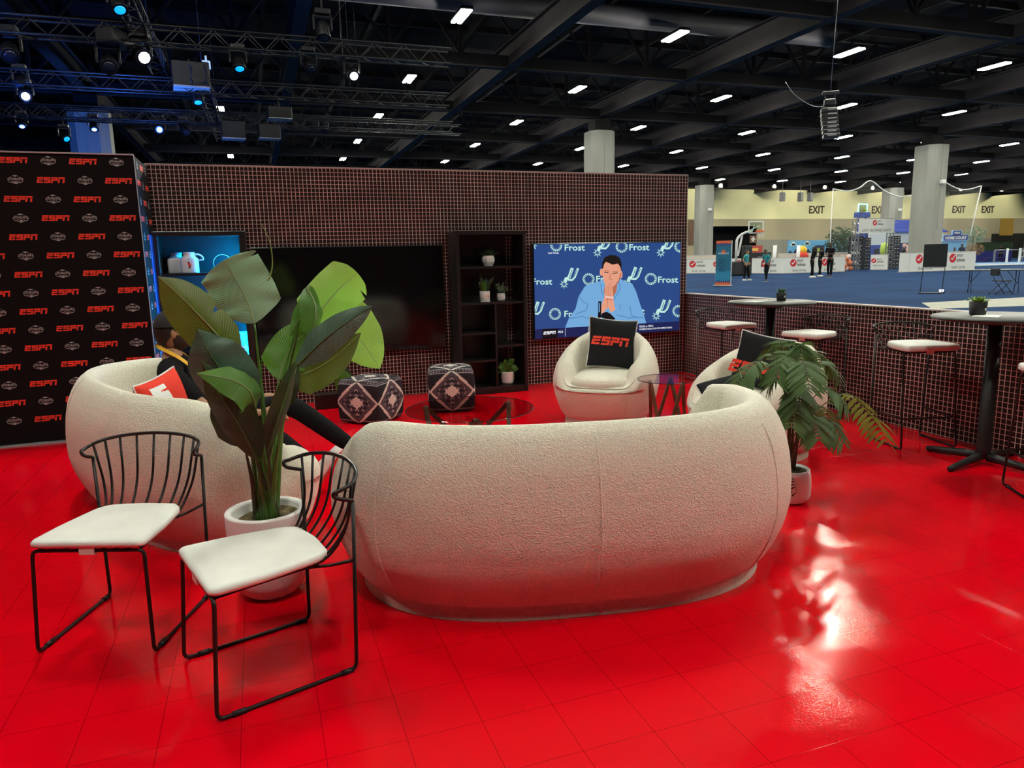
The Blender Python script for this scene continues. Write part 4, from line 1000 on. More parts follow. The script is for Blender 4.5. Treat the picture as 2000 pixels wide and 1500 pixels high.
espn(mb, 0, .065, .012, 1, frame_M((.02, -.0575, 0), (1, 0, 0), (0, 0, 1)), .001); part('pot', mb, [M_ceram, M_redp], t)
mb = MB()
for k, (dx, dz, L_, w) in enumerate(((-.15, 1, .25, .022), (.55, .9, .22, .022), (-.5, .9, .16, .03), (.12, 1, .17, .032), (-.05, .6, .14, .03), (.3, .7, .13, .022))): small_leaf(mb, (.004*k-.01, 0, .10), (dx, -.1*(k % 3), dz), L_, w, .1)
part('foliage', mb, LM['dark'], t); mb = MB(); small_leaf(mb, (-.01, -.02, .10), (-.15, -.3, 1), .16, .03, .2); small_leaf(mb, (0, -.02, .10), (-.4, -.2, 1), .15, .026, .2); part('foliage', mb, LM['mid'], t)
t = thing('potted_plant', 'fine-leaved bushy plant in a small round white pot', 'potted plant', (2.61, 7.74, 1.0355), 0, 'white-potted plants on the open shelf')
part('pot', MB().lathe([(0, 0), (.036, 0), (.046, .02), (.05, .05), (.047, .088), (.043, .088), (.042, .07), (0, .07)], 32), M_ceram, t)
mb = MB(); rng = random.Random(5)
for k in range(26):
    a_ = rng.uniform(0, 2*pi); el = rng.uniform(.35, 1.4); d = Vector((cos(a_)*cos(el), sin(a_)*cos(el), sin(el))); L_ = rng.uniform(.09, .15)
    for s_ in range(8):
        o = Vector((0, 0, .08))+d*L_*(.25+.1*s_); d2 = (d+Vector((rng.uniform(-1, 1), rng.uniform(-1, 1), rng.uniform(-.4, .8)))).normalized(); sd = d2.orthogonal().normalized()
        b = len(mb.v); [mb.uv.__setitem__(b+i, (.5, .5)) for i in range(4)]
        mb.add([o, o+d2*.010+sd*.006, o+d2*.022, o+d2*.010-sd*.006], [(0, 1, 2, 3)], 0)
part('foliage', mb, mat('pale_fine_leaf', (.17, .25, .15), .6, var=(40, .4)), t)
def prayer(label, x, y, z, pot, leaves_, grp='white-potted plants on the open shelf'):
    t = thing('potted_plant', label, 'potted plant', (x, y, z), 0, grp)
    part('pot', pot, M_ceram, t); mb = MB()
    for k, (dx, dy, dz, L_, w) in enumerate(leaves_): small_leaf(mb, (.01*(k % 3-1), 0, .13), (dx, dy, dz), L_, w, .5)
    part('foliage', mb, LM['mid'], t); mb = MB()
    for k, (dx, dy, dz, L_, w) in enumerate(leaves_[::2]): small_leaf(mb, (.008*(k % 3-1), .02, .13), (dx*.7, dy+.1, dz*1.1), L_*1.05, w, .3)
    part('foliage', mb, LM['dark'], t); return t
rp = [(0, 0), (.055, 0), (.062, .012)]+[(.070+(.0018 if k % 2 else -.0012)+.004*sin(k/14*pi), .02+.0085*k) for k in range(14)]+[(.062, .145), (.058, .145), (.056, .12), (0, .12)]
prayer('striped-leaf plant in a ridged white pot at the bottom of the shelf', 2.665, 7.74, .0755, MB().lathe(rp, 36), [(-.7, -.3, .7, .17, .045), (.8, -.3, .5, .15, .055), (.1, -.5, .9, .16, .05), (-.2, -.2, 1, .22, .035), (.4, -.1, 1, .23, .035), (-.9, -.1, .3, .14, .035)])
prayer('striped-leaf plant mostly hidden behind the left patterned pouf', .80, 7.32, 0, MB().lathe([(0, 0), (.06, 0), (.07, .10), (.062, .14), (.058, .12), (0, .11)], 32), [(-.2, -.2, 1, .40, .09), (.4, -.1, .8, .34, .06)], None)
# ---------------- people ----------------
def skin_mb(nodes, edges, sub=2, root=0):
    """connected joints grown into one smooth tapering surface; returns verts, faces"""
    me = bpy.data.meshes.new('sk'); me.from_pydata([n[0] for n in nodes], edges, []); o = bpy.data.objects.new('sk', me); COL.objects.link(o)
    m = o.modifiers.new('s', 'SKIN'); m.use_smooth_shade = True
    sv = me.skin_vertices[0].data
    for i, n in enumerate(nodes):
        r_ = n[1]; sv[i].radius = r_ if isinstance(r_, tuple) else (r_, r_); sv[i].use_root = (i == root)
    s2 = o.modifiers.new('u', 'SUBSURF'); s2.levels = sub; s2.render_levels = sub
    bpy.context.view_layer.update(); dg = bpy.context.evaluated_depsgraph_get()
    e = bpy.data.meshes.new_from_object(o.evaluated_get(dg)); vs = [v.co.copy() for v in e.vertices]; fs = [tuple(p.vertices) for p in e.polygons]
    bpy.data.objects.remove(o); bpy.data.meshes.remove(me); bpy.data.meshes.remove(e); return vs, fs
def ellipsoid(mb, c, r_, M=None, mi=0, n=16, cut=None):
    def fn(u, v):
        a_, b_ = 2*pi*u, pi*(v-.5); return Vector((c[0]+r_[0]*cos(a_)*cos(b_), c[1]+r_[1]*sin(a_)*cos(b_), c[2]+r_[2]*sin(b_)))
    mb.grid(fn, n, n//2, mi, cu=True, M=M)
def head_mb(mb, o, face, tilt, k, mi=0):
    """head with brow, nose, lips, chin, ears; face = heading angle in xy, tilt forward; k = head height"""
    Mh = Matrix.Translation(o) @ Matrix.Rotation(face-pi/2, 4, 'Z') @ Matrix.Rotation(tilt, 4, 'X')
    def fn(u, v):
        a_, b_ = 2*pi*u, pi*(v-.5); x, y, z = cos(a_)*cos(b_), sin(a_)*cos(b_), sin(b_)
        X, Y, Z = x*.34, y*.42, z*.5
        if y > 0:
            X *= 1-.22*max(0, -z)*y; 
            g = math.exp(-(x/.16)**2)
            Y += .10*g*math.exp(-((z+.12)/.16)**2)*y + .035*g*math.exp(-((z+.42)/.07)**2) + .03*math.exp(-((z-.25)/.1)**2)*math.exp(-(x/.5)**2) + .06*math.exp(-((z+.85)/.22)**2)*g
            Y -= .05*math.exp(-((abs(x)-.36)/.15)**2)*math.exp(-((z-.06)/.12)**2)
        else: Y *= 1.06 if z > -.1 else 1-.25*max(0, -z)
        return Vector((X*k, Y*k, Z*k))
    mb.grid(fn, 36, 30, mi, cu=True, M=Mh)
    for s_ in (-1, 1): ellipsoid(mb, (s_*.345*k, -.02*k, -.02*k), (.035*k, .07*k, .13*k), Mh, mi, 12)
    return Mh
def hand(mb, w, d, up, k, mi=0, curl=.5):
    """palm plus five separate tapering fingers at wrist w, pointing d, back of the hand facing up"""
    d = Vector(d).normalized(); up = Vector(up); up = (up-d*up.dot(d)).normalized(); s_ = d.cross(up); w = Vector(w)
    N = [(w, (.026*k, .020*k)), (w+d*.045*k, (.040*k, .017*k)), (w+d*.085*k, (.040*k, .014*k))]
    mb.tube([w-d*.01*k, w+d*.03*k, w+d*.06*k, w+d*.09*k], [.026*k, .036*k, .040*k, .036*k], 12, mi)
    for q, (off, L_) in enumerate(((-.03, .062), (-.010, .075), (.010, .070), (.028, .055))):
        p = w+d*.08*k+s_*off*k; P = [p]
        a_ = 0
        for j in range(3): a_ += curl*(.55+.1*q); P.append(P[-1]+(d*cos(a_)-up*sin(a_))*L_*k/2.4)
        mb.tube(P, [.0095*k, .009*k, .008*k, .0055*k], 8, mi)
    p = w+d*.03*k-s_*.030*k; mb.tube([p, p+(d*.6-s_*.7-up*.2)*.035*k, p+(d*1.2-s_*.6-up*.4)*.055*k], [.012*k, .010*k, .007*k], 8, mi)
def person(label, J, mats, hair='short', group=None, face=0., tilt=0., k=1., cap=None, extra=None, sleeves='short', grp=None, sub=2):
    """J: world joint positions; mats: skin, shirt, trousers, hair, shoes"""
    o = Vector((J['pel'][0], J['pel'][1], min(J['la'][2], J['ra'][2])-.07)); t = thing('person', label, 'person', o, 0, grp)
    P = {a: Vector(b)-o for a, b in J.items()}
    # skin body
    names = ['pel', 'bel', 'che', 'nek', 'hed', 'ls', 'le', 'lw', 'rs', 're', 'rw', 'lh', 'lk', 'la', 'rh', 'rk', 'ra']
    P['hed'] = P['nek'].lerp(P['head'], .45)
    rad = dict(pel=(.115, .10), bel=(.10, .085), che=(.095, .08), nek=.052, hed=.058, ls=.044, le=.036, lw=.024, rs=.044, re=.036, rw=.024, lh=.085, lk=.054, la=.034, rh=.085, rk=.054, ra=.034)
    E_ = [(0,1),(1,2),(2,3),(3,4),(3,5),(5,6),(6,7),(3,8),(8,9),(9,10),(0,11),(11,12),(12,13),(0,14),(14,15),(15,16)]
    def R_(n, s_): q = rad[n]; return tuple(x*s_*k for x in q) if isinstance(q, tuple) else q*s_*k
    vs, fs = skin_mb([(P[n], R_(n, 1)) for n in names], E_, sub); mb = MB(); mb.add(vs, fs, 0, True)
    Mh = head_mb(mb, P['head'], face, tilt, .235*k)
    for a, b in (('le', 'lw'), ('re', 'rw')):
        d = (P[b]-P[a]).normalized(); hand(mb, P[b]+d*.01, d, (0, 0, 1), k)
    body = part('body', mb, mats[0], t)
    # eyes and brows, dark
    mb = MB()
    hk = .235*k
    for s_ in (-1, 1):
        ellipsoid(mb, (s_*.13*hk, .385*hk, .03*hk), (.05*hk, .03*hk, .022*hk), Mh, 0, 10); ellipsoid(mb, (s_*.13*hk, .41*hk, .11*hk), (.075*hk, .02*hk, .014*hk), Mh, 1, 10)
    ellipsoid(mb, (0, .43*hk, -.25*hk), (.085*hk, .02*hk, .018*hk), Mh, 2, 10)
    part('facial_features', mb, [M_pblk, mats[3], mat('lip_skin', (.25, .08, .06), .5)], t)
    # shirt
    nm = ['pel', 'bel', 'che', 'nb', 'ls', 'lse', 'rs', 'rse']; P['nb'] = P['che'].lerp(P['nek'], .75)
    f_ = .72 if sleeves == 'short' else 1.0
    P['lse'] = P['ls'].lerp(P['le'], f_); P['rse'] = P['rs'].lerp(P['re'], f_)
    rs = dict(rad, pel=(.145, .125), bel=(.135, .115), che=(.150, .125), nb=.082, ls=.078, lse=.062, rs=.078, rse=.062)
    nodes = [(P[n], R_2(rs[n], k)) for n in nm]; ed = [(0,1),(1,2),(2,3),(3,4),(4,5),(3,6),(6,7)]
    if sleeves == 'long':
        nodes += [(P['lw'], R_2(.038, k)), (P['rw'], R_2(.038, k))]; ed += [(5, 8), (7, 9)]
    vs, fs = skin_mb(nodes, ed, sub); mb = MB(); mb.add(vs, fs, 0, True); part('shirt', mb, mats[1], t)
    nm = ['bel2', 'pel', 'lh', 'lk', 'la2', 'rh', 'rk', 'ra2']; P['bel2'] = P['pel'].lerp(P['bel'], .4)
    P['la2'] = P['lk'].lerp(P['la'], .93); P['ra2'] = P['rk'].lerp(P['ra'], .93)
    rt = dict(bel2=(.125, .11), pel=(.135, .12), lh=.098, lk=.075, la2=.056, rh=.098, rk=.075, ra2=.056)
    vs, fs = skin_mb([(P[n], R_2(rt[n], k)) for n in nm], [(0,1),(1,2),(2,3),(3,4),(1,5),(5,6),(6,7)], sub, 1); mb = MB(); mb.add(vs, fs, 0, True); part('trousers', mb, mats[2], t)
    for a, b, fd in (('la', 'lk', 'lf'), ('ra', 'rk', 'rf')):
        d = Vector(J.get(fd, (cos(face), sin(face), 0))).normalized(); leg = (P[a]-P[b]).normalized(); up = -leg
        up = (up-d*up.dot(d)).normalized(); s_ = d.cross(up)
        Mf_ = Matrix(((s_.x, d.x, up.x, P[a].x), (s_.y, d.y, up.y, P[a].y), (s_.z, d.z, up.z, P[a].z), (0, 0, 0, 1)))
        mb = MB()
        def fn(u, v):
            y = -.085+.28*v; w = .046*(sin(pi*min(1, .12+.88*v))**.35)*(1.08 if v > .6 else .95); h = .070*(1-max(0, v-.35)*.85)*(min(1, v*12+.3)); a_ = 2*pi*u
            zz = sin(a_); return Vector((w*cos(a_)*(.9 if zz > 0 else 1), y, -.045+ (h*zz if zz > 0 else .026*max(zz, -.9))))*k
        mb.grid(fn, 20, 16, 0, cu=True, M=Mf_); mb.box((-.044*k, -.085*k, -.075*k), (.044*k, .185*k, -.060*k), 1, Mf_)
        part('shoe', mb, [mats[4], mats[5] if len(mats) > 5 else M_white], t)
    # hair
    mb = MB()
    if hair:
        def hn(u, v):
            a_ = 2*pi*u; sn_ = sin(a_); lo_ = .62*sn_ if sn_ > 0 else 1.05*sn_; b_ = pi/2+(lo_-pi/2)*v
            return Vector((.37*cos(a_)*cos(b_), .46*sin(a_)*cos(b_)-.01, .545*sin(b_)))*hk
        mb.grid(hn, 28, 12, 0, cu=True, M=Mh)
        if hair == 'long':
            mb.tube([Mh@(Vector((0, -.30, .25))*hk), Mh@(Vector((0, -.46, -.1))*hk), Mh@(Vector((0, -.46, -.7))*hk), Mh@(Vector((0, -.40, -1.3))*hk)], [.30*hk, .36*hk, .32*hk, .12*hk], 12)
        if hair == 'bun': ellipsoid(mb, (0, -.55*hk, .15*hk), (.2*hk, .2*hk, .2*hk), Mh, 0)
        part('hair', mb, mats[3], t)
    if cap:
        mb = MB()
        def cn(u, v):
            a_ = 2*pi*u; b_ = pi/2*(1-v)*1.0+.10*v; return Vector((.395*cos(a_)*cos(b_), .475*sin(a_)*cos(b_), .10+.50*sin(b_)))*hk
        mb.grid(cn, 36, 12, 0, cu=True, M=Mh)
        def bn(u, v):
            x = (u-.5)*.62; r_ = .42+v*.32*(1-(2*(u-.5))**2*.55); return Vector((x, math.sqrt(max(.02, .2025-x*x*1.2))*(1-v)+r_*v*1.0+.02*v, .17-.05*v-.25*x*x))*hk
        mb.grid(bn, 16, 6, 0, M=Mh); mb.grid(lambda u, v: bn(u, v)-Vector((0, 0, .012*1))*hk*1.5, 16, 6, 0, M=Mh)
        ellipsoid(mb, (0, -.02*hk, .605*hk), (.03*hk, .03*hk, .015*hk), Mh, 0, 10)
        part('cap', mb, cap, t)
    if extra: extra(t, P, Mh, hk)
    return t
def R_2(q, k): return tuple(x*k for x in q) if isinstance(q, tuple) else q*k
SK = [mat('skin_tan', (.42, .22, .13), .55, var=(30, .06)), mat('skin_brown', (.16, .08, .05), .55), mat('skin_deep', (.09, .045, .03), .55)]
CL = [mat('black_cotton', (.011, .011, .013), .9, 0, .1, bump=(25, .3, .006)), mat('black_trousers', (.010, .010, .012), .9, 0, .1, bump=(18, .3, .008)), mat('dark_hair', (.010, .007, .006), .6), mat('sneaker_white', (.75, .74, .74), .55),
      mat('teal_top', (.03, .30, .32), .8), mat('navy_top', (.02, .03, .07), .8)]
def man_extra(t, P, Mh, hk):
    mb = MB(); 
    def bf(u, v):
        a_ = -.10+(pi+.20)*u; b_ = -pi*(.04+.40*v); x, y, z = cos(a_)*cos(b_), sin(a_)*cos(b_), sin(b_)
        return Vector((x*.352*(1-.2*max(0, -z)*max(y, 0)), y*.455+(.05 if z < -.5 else .0)*max(y, 0), z*.52))*hk
    mb.grid(bf, 24, 8, 0, M=Mh); part('beard', mb, mat('short_beard', (.035, .018, .012), .9), t)
    n_ = P['nek']; c_ = P['che']
    pts = [n_+Vector((-.075, .02, .06)), n_+Vector((-.04, -.088, .045)), n_+Vector((.05, -.115, -.01)), n_+Vector((.12, -.09, -.08)), c_+Vector((.145, -.055, .04)), c_+Vector((.165, -.02, -.08))]
    pts2 = [n_+Vector((-.075, -.02, .06)), n_+Vector((-.04, .088, .045)), n_+Vector((.05, .115, -.01)), n_+Vector((.12, .09, -.08)), c_+Vector((.15, .045, .04)), c_+Vector((.165, .01, -.08))]
    mb = MB()
    for q in (pts, pts2):
        C_ = spline(q, 6)
        for a_, b_ in zip(C_, C_[1:]): mb.bar(a_, b_, .026, .004, 0, up=(b_-c_).normalized())
    part('lanyard', mb, mat('yellow_lanyard', (.85, .45, .02), .6), t)
person('man in black cap and tee with yellow lanyard lounging on the left sofa',
    dict(pel=(-.36,4.80,.52), bel=(-.42,4.81,.66), che=(-.50,4.83,.80), nek=(-.53,4.83,.97), head=(-.505,4.83,1.105), ls=(-.50,5.02,.88), le=(-.28,5.10,.62), lw=(-.04,4.98,.62),
         rs=(-.53,4.64,.86), re=(-.30,4.50,.63), rw=(-.02,4.60,.60), lh=(-.28,4.91,.53), lk=(.15,4.90,.585), la=(.56,4.80,.24), rh=(-.28,4.69,.50), rk=(.01,4.57,.46), ra=(.27,4.54,.215), lf=(.6,0,.8), rf=(.55,-.15,.8)),
    (SK[0], CL[0], CL[1], CL[2], CL[3], mat('red_sole', (.6, .03, .03), .5)), hair='short', face=R(8), tilt=0, k=1., cap=mat('black_cap_cloth', (.018, .019, .022), .8), extra=man_extra, sub=2)
def standing(label, x, y, h, face, mats, hair, lean=0., arms='down', step=.12, grp='people standing on the blue court', z0=0.):
    k = h/1.75; f = Vector((cos(face), sin(face), 0)); s_ = Vector((-sin(face), cos(face), 0)); o = Vector((x, y, z0))
    def p(fw, sd, z): return tuple(o+f*fw*k+s_*sd*k+Vector((0, 0, z*k)))
    L_ = lean
    J = dict(pel=p(-.02,0,.95), bel=p(L_*.2,0,1.10), che=p(L_*.6,0,1.32), nek=p(L_,0,1.49), head=p(L_*1.3+.02,0,1.62), ls=p(L_*.8,.18,1.42), rs=p(L_*.8,-.18,1.42),
             lh=p(0,.095,.90), rh=p(0,-.095,.90), lk=p(step*.6,.11,.50), rk=p(-.02,-.11,.50), la=p(step,.12,.075), ra=p(-step*.7,-.12,.075))
    if arms == 'down': J.update(le=p(L_*.6-.03,.25,1.15), lw=p(L_*.6+.05,.27,.92), re=p(L_*.6-.03,-.25,1.15), rw=p(L_*.6+.05,-.27,.92))
    elif arms == 'hip': J.update(le=p(-.08,.34,1.18), lw=p(.06,.20,1.03), re=p(-.10,-.30,1.16), rw=p(.08,-.32,.95))
    else: J.update(le=p(L_*.6+.06,.23,1.16), lw=p(.34,.10,1.18), re=p(L_*.6+.06,-.23,1.16), rw=p(.34,-.08,1.20))
    return person(label, J, mats, hair=hair, face=face, k=k, tilt=R(-12) if lean else 0, sub=1, grp=grp)
q = at_z(1457, 548); standing('person with ponytail in dark vest and teal top, hands on hips, left on the court', q.x, q.y, 1.74, R(300), (SK[0], CL[4], CL[1], CL[2], CL[3]), 'long', 0, 'hip')
q = at_z(1497, 549); standing('person in teal top and black trousers looking down, second from the left', q.x, q.y, 1.74, R(190), (SK[1], CL[4], CL[1], CL[2], CL[5]), 'short', .12, 'down', .2)
q = at_z(1585, 542); standing('person in black with long dark hair, looking at a phone, left of two close together', q.x, q.y, 1.90, R(-20), (SK[2], CL[0], CL[1], CL[2], CL[3]), 'long', .10, 'front')
q = at_z(1600, 540); standing('person in black partly hidden, right of the long-haired person', q.x, q.y, 1.86, R(-15), (SK[1], CL[0], CL[1], CL[2], CL[3]), 'short', .08, 'front')
q = at_z(1620, 541); standing('tall person in black with a hair bun, facing the pair on the court', q.x, q.y, 2.08, R(200), (SK[2], CL[0], CL[1], CL[2], CL[5]), 'bun', .06, 'front')
q = at_z(1953, 511); standing('distant person in black beside the picket rail, far right', q.x, q.y, 1.85, R(220), (SK[2], CL[0], CL[1], CL[2], CL[5]), 'short', 0, 'down', .1, grp=None)
# ---------------- the court beyond the low wall ----------------
M_board = mat('white_board_vinyl', (.74, .75, .72), .6, var=(1, .03)); M_ink = mat('black_ink', (.02, .02, .025), .6); M_tred = mat('red_disc_print', (.62, .02, .03), .5); M_whiteprint = mat('white_print', (.85, .85, .85), .5)
def tt_logo(mb, x, y, h, M, z=.004, skills=True):
    k = h
    mb.flat([(x-.62*k+.30*k*cos(a_), y+.18*k+.30*k*sin(a_)) for a_ in [2*pi*q/20 for q in range(20)]], 1, M, z)
    for P_ in (((-.76, .20), (-.68, .10)), ((-.68, .08), (-.46, .36))):
        (x0, y0), (x1, y1) = P_; dx, dy = x1-x0, y1-y0; L_ = math.hypot(dx, dy); nx, ny = -dy/L_*.035, dx/L_*.035
        mb.flat([(x+(a_)*k, y+b_*k) for a_, b_ in ((x0+nx, y0+ny), (x0-nx, y0-ny), (x1-nx, y1-ny), (x1+nx, y1+ny))], 3, M, z+.002)
    text(mb, 'INTUIT', x+.02*k, y+.34*k, .16*k, 2, M, z, width=.55*k); text(mb, 'turbotax', x+.13*k, y+.06*k, .22*k, 2, M, z, width=.78*k)
    if skills: text(mb, 'Skills Drills', x-.05*k, y-.42*k, .17*k, 2, M, z, width=1.25*k, bold=.0)
BM = [M_board, M_tred, M_ink, M_whiteprint]
def board(p, q, h, label, logo=True, skills=True, mats=BM, grp='white boards around the court'):
    p, q = Vector((p.x, p.y, 0)), Vector((q.x, q.y, 0)); w = (q-p).length; d = (q-p).normalized()
    t = thing('rink_board', label, 'barrier', p, math.atan2(d.y, d.x), grp)
    mb = MB().bbox((.01, 0, 0), (w-.01, .10, h), .015)
    if logo: 
        lg = min(h*.82, w*.50); tt_logo(mb, w*.5, h*.53, lg, frame_M((0, -.002, 0), (1, 0, 0), (0, 0, 1)), skills=skills)
    part('panel', mb, mats, t); part('foot_rail', MB().bbox((0, -.03, -.0), (w, .16, .06), .01).box((0, -.01, h), (w, .12, h+.05)), mat('board_rail', (.55, .50, .46), .6), t)
    return t
line = [(1300, 534.6), (1341, 534.4), (1391, 533.9), (1428, 533.6), (1479, 534.2), (1531, 534.4), (1592, 532.6), (1650, 530.6)]
lbs = ['at the edge of the mosaic wall', 'first full panel left of the tall banner', 'hidden partly by the tall banner', 'behind the person with hands on hips', 'behind the person looking down', 'left of the close pair, with full lettering', 'behind the tall person, near the arch']
for (a, b), lb in zip(zip(line, line[1:]), lbs): board(at_z(*a), at_z(*b), 1.14, 'white advertising board with red disc, '+lb)
q0, q1 = at_z(1699, 527.4), at_z(1733, 527.2); board(q0, q1, 1.2, 'pinkish white advertising board inside the shooting arch')
def bz(x): p = at_Y(x, 500, 38.6); p.z = 0; return p
board(bz(1759), bz(1777), 1.32, 'plain white board right of the black box towers', logo=False)
board(bz(1777), bz(1842), 1.32, 'white advertising board behind the black easel sign, left half'); board(bz(1842.5), bz(1906), 1.32, 'white advertising board right of the easel sign, by the picket fence')
# second row of board tops behind, pinkish lane rails
for (a, b, lb) in (((1335, 507), (1400, 504), 'left'), ((1520, 503), (1660, 497), 'right')):
    p, q = at_Y(a[0], a[1], 60), at_Y(b[0], b[1], 62); p.z = q.z = 0; board(p, q, 1.45, 'cream board top showing behind the front boards, %s part' % lb, logo=False, mats=[mat('cream_board', (.62, .55, .46), .6)])
# tall banner
b0 = at_z(1397, 559); b1 = at_z(1426, 559.5); w = (b1-b0).length
t = thing('banner_stand', 'tall blue roll-up banner with orange top on the court edge', 'banner', b0, math.atan2((b1-b0).y, (b1-b0).x))
H_b = 2.15
mb = MB().box((0, 0, .06), (w, .02, H_b), 0); Mb = frame_M((0, -.002, 0), (1, 0, 0), (0, 0, 1))
mb.flat([(0, .06), (w, .06), (w, .75), (0, .75)], 4, Mb, .002)
n_ = 7
for (z0, sg, c1, c2) in ((H_b, -1, 1, 2), (.06, 1, 1, 2)):
    for c_, amp, sh in ((c2, .26, .5), (c1, .17, 0)):
        P_ = [(0, z0)]+[(w*(i+.0)/(2*n_), z0+sg*amp*(.45+.55*((i+int(sh*2)) % 2))) for i in range(2*n_+1)]+[(w, z0)]
        for i in range(2*n_): 
            a_, b_ = P_[1+i], P_[2+i]; mb.flat([(a_[0], z0), (b_[0], z0), b_, a_][::(-1 if sg > 0 else 1)], c_, Mb, .004+.002*(c_ == 1))
cx_ = w*.5
mb.flat([(cx_+.10*cos(q*pi/8)*(1 if q % 2 else 1.25), 1.62+.10*sin(q*pi/8)) for q in range(16)], 1, Mb, .004); text(mb, 'FINAL FOUR', cx_, 1.56, .07, 3, Mb, .006, width=w*.72)
for k in range(9): mb.flat([(w*.18, 1.30-.075*k), (w*(.5+.1*(k % 3)), 1.30-.075*k), (w*(.5+.1*(k % 3)), 1.325-.075*k), (w*.18, 1.325-.075*k)], 5, Mb, .004)
part('print', mb, [mat('banner_teal', (.02, .17, .28), .6), mat('banner_orange', (.80, .16, .05), .6), mat('banner_indigo', (.05, .04, .22), .6), M_whiteprint, mat('banner_blue', (.03, .28, .48), .6), mat('banner_navy', (.01, .05, .12), .6)], t)
part('base', MB().bbox((-.05, -.16, 0), (w+.05, .16, .06), .02), mat('base_grey', (.4, .42, .45), .4, .3), t); part('pole', MB().bar((w+.01, .03, .05), (w+.01, .03, H_b), .025), M_whiteprint, t)
# basketball hoop
hb = Vector((32.6, 42.5, 0)); pl = at_Y(1463, 433, 42.5); pr_ = at_Y(1490.5, 433, 42.5); bt = pl.z; bb_ = at_Y(1478, 455, 42.5).z
t = thing('basketball_hoop', 'white portable basketball hoop with a clear backboard and orange rim', 'basketball hoop', (pl.x, 42.5, 0)); wd = (pr_.x-pl.x)
M_wp = mat('white_painted_steel', (.78, .78, .76), .4)
mb = MB()
for a_, b_ in (((0, 0, bb_), (wd, 0, bb_)), ((0, 0, bt), (wd, 0, bt)), ((0, 0, bb_), (0, 0, bt)), ((wd, 0, bb_), (wd, 0, bt))): mb.bar(a_, b_, .06)
part('backboard_frame', mb, M_wp, t); part('backboard_glass', MB().box((.03, -.01, bb_+.03), (wd-.03, .01, bt-.03)), glass_mat('clear_backboard', (.85, .92, .9)), t)
part('rim', MB().tube([(wd*.72+.23*cos(a_), -.28+.23*sin(a_), bb_+.12) for a_ in [2*pi*k/20 for k in range(20)]], .025, 6, closed=True).box((wd*.5, -.1, bb_+.03), (wd*.95, 0, bb_+.20)), mat('rim_orange', (.75, .12, .03), .5), t)
mb = MB()
for k in range(12): a_ = 2*pi*k/12; mb.bar((wd*.72+.23*cos(a_), -.28+.23*sin(a_), bb_+.1), (wd*.72+.15*cos(a_+.5), -.28+.15*sin(a_+.5), bb_-.33), .012)
part('net', mb, M_wp, t)
pp_ = [at_Y(1437, 520, 43.2), at_Y(1439, 466, 43.2), at_Y(1452, 455, 43.0), at_Y(1468, 451, 42.7)]; pp_ = [Vector((p.x-pl.x, p.y-42.5, max(p.z, .1))) for p in pp_]
part('main_arm', MB().tube(fillet(pp_, .3), .09, 8), M_wp, t)
pa = [at_Y(1452, 456, 43), at_Y(1443, 500, 43)]; part('brace', MB().bar(*[Vector((p.x-pl.x, .6, max(.1, p.z))) for p in pa], .10), M_wp, t)
part('brace', MB().bar((.2, .25, bb_+.15), (wd*.8, .05, bt-.25), .05).bar((.4, .2, bb_), (.5, .05, bb_+.55), .05), M_wp, t)
part('padded_base', MB().bbox((pp_[0].x-.5, .2, 0), (pp_[0].x+.9, 1.2, 1.0), .1).bbox((pp_[0].x+.25, .1, 0), (pp_[0].x+.95, .5, 2.1), .06), M_pot2, t)
tag(part('case', MB().bbox((0, 0, 0), (.7, .6, 1.75), .05), mat('tan_wood_case', (.48, .32, .16), .7), None), 'tan wooden panel at the foot of the basketball hoop', 'panel').location = (pl.x-1.35, 43.8, 0)
# plus sign on the wall and small posters
x_ = at_Y(1471, 467, HW-.1); solo('first_aid_sign', MB().box((-.55, 0, -.5), (.55, .06, .5), 0).box((-.32, -.02, -.09), (.32, 0, .09), 1).box((-.09, -.02, -.32), (.09, 0, .32), 1), [brn, M_whiteprint], 'brown wall sign with a white cross right of the hoop', 'sign', x_)
x_ = at_Y(1474, 492, 58); solo('poster_board', MB().box((-.9, 0, -x_.z), (.9, .1, .6), 0).box((-.6, -.02, -.5), (.6, 0, -.4), 1).box((-.5, -.02, -.8), (.5, 0, -.7), 1).box((-.4, -.02, .1), (.4, 0, .35), 2), [mat('poster_red', (.45, .06, .05), .7), M_whiteprint, mat('poster_yellow', (.8, .5, .1), .7)], 'red and yellow poster board standing behind the boards', 'poster', x_)
x_ = at_Y(1493, 497, 56); solo('crate_stack', MB().bbox((-.8, 0, -x_.z), (.8, .8, .2), .03).box((-.75, -.02, -.25), (.7, 0, -.2), 1).box((-.75, -.02, -.55), (.6, 0, -.5), 1), [M_pot2, M_greyp], 'dark equipment crate behind the boards left of the slalom pole', 'crate', x_)
for px, lb in ((1512, 'left'), (1558, 'right, by the mural')):
    p0 = at_Y(px, 505, 54); p1 = at_Y(px+1.5, 479, 54); solo('lane_pole', MB().tube([(0, 0, -p0.z+p0.z), (.05, 0, p1.z)], .16, 8), M_whiteprint, 'thin white upright pole behind the boards, '+lb, 'pole', (p0.x, 54, 0), 0, 'white lane poles')
p_ = at_Y(1567, 494, 55); t = thing('inflatable_ball', 'red and yellow inflatable toy peeking over the boards', 'inflatable', (p_.x, 55, 0)); mb = MB(); ellipsoid(mb, (0, 0, p_.z+.25), (.42, .4, .42), None, 0); part('yellow_top', mb, mat('inflatable_yellow', (.85, .5, .03), .5), t); mb = MB(); ellipsoid(mb, (0, 0, p_.z-.3), (.62, .5, .48), None, 0); mb.tube([(0, 0, 0), (0, 0, p_.z-.4)], .3, 12); part('red_base', mb, mat('inflatable_red', (.7, .04, .02), .5), t)
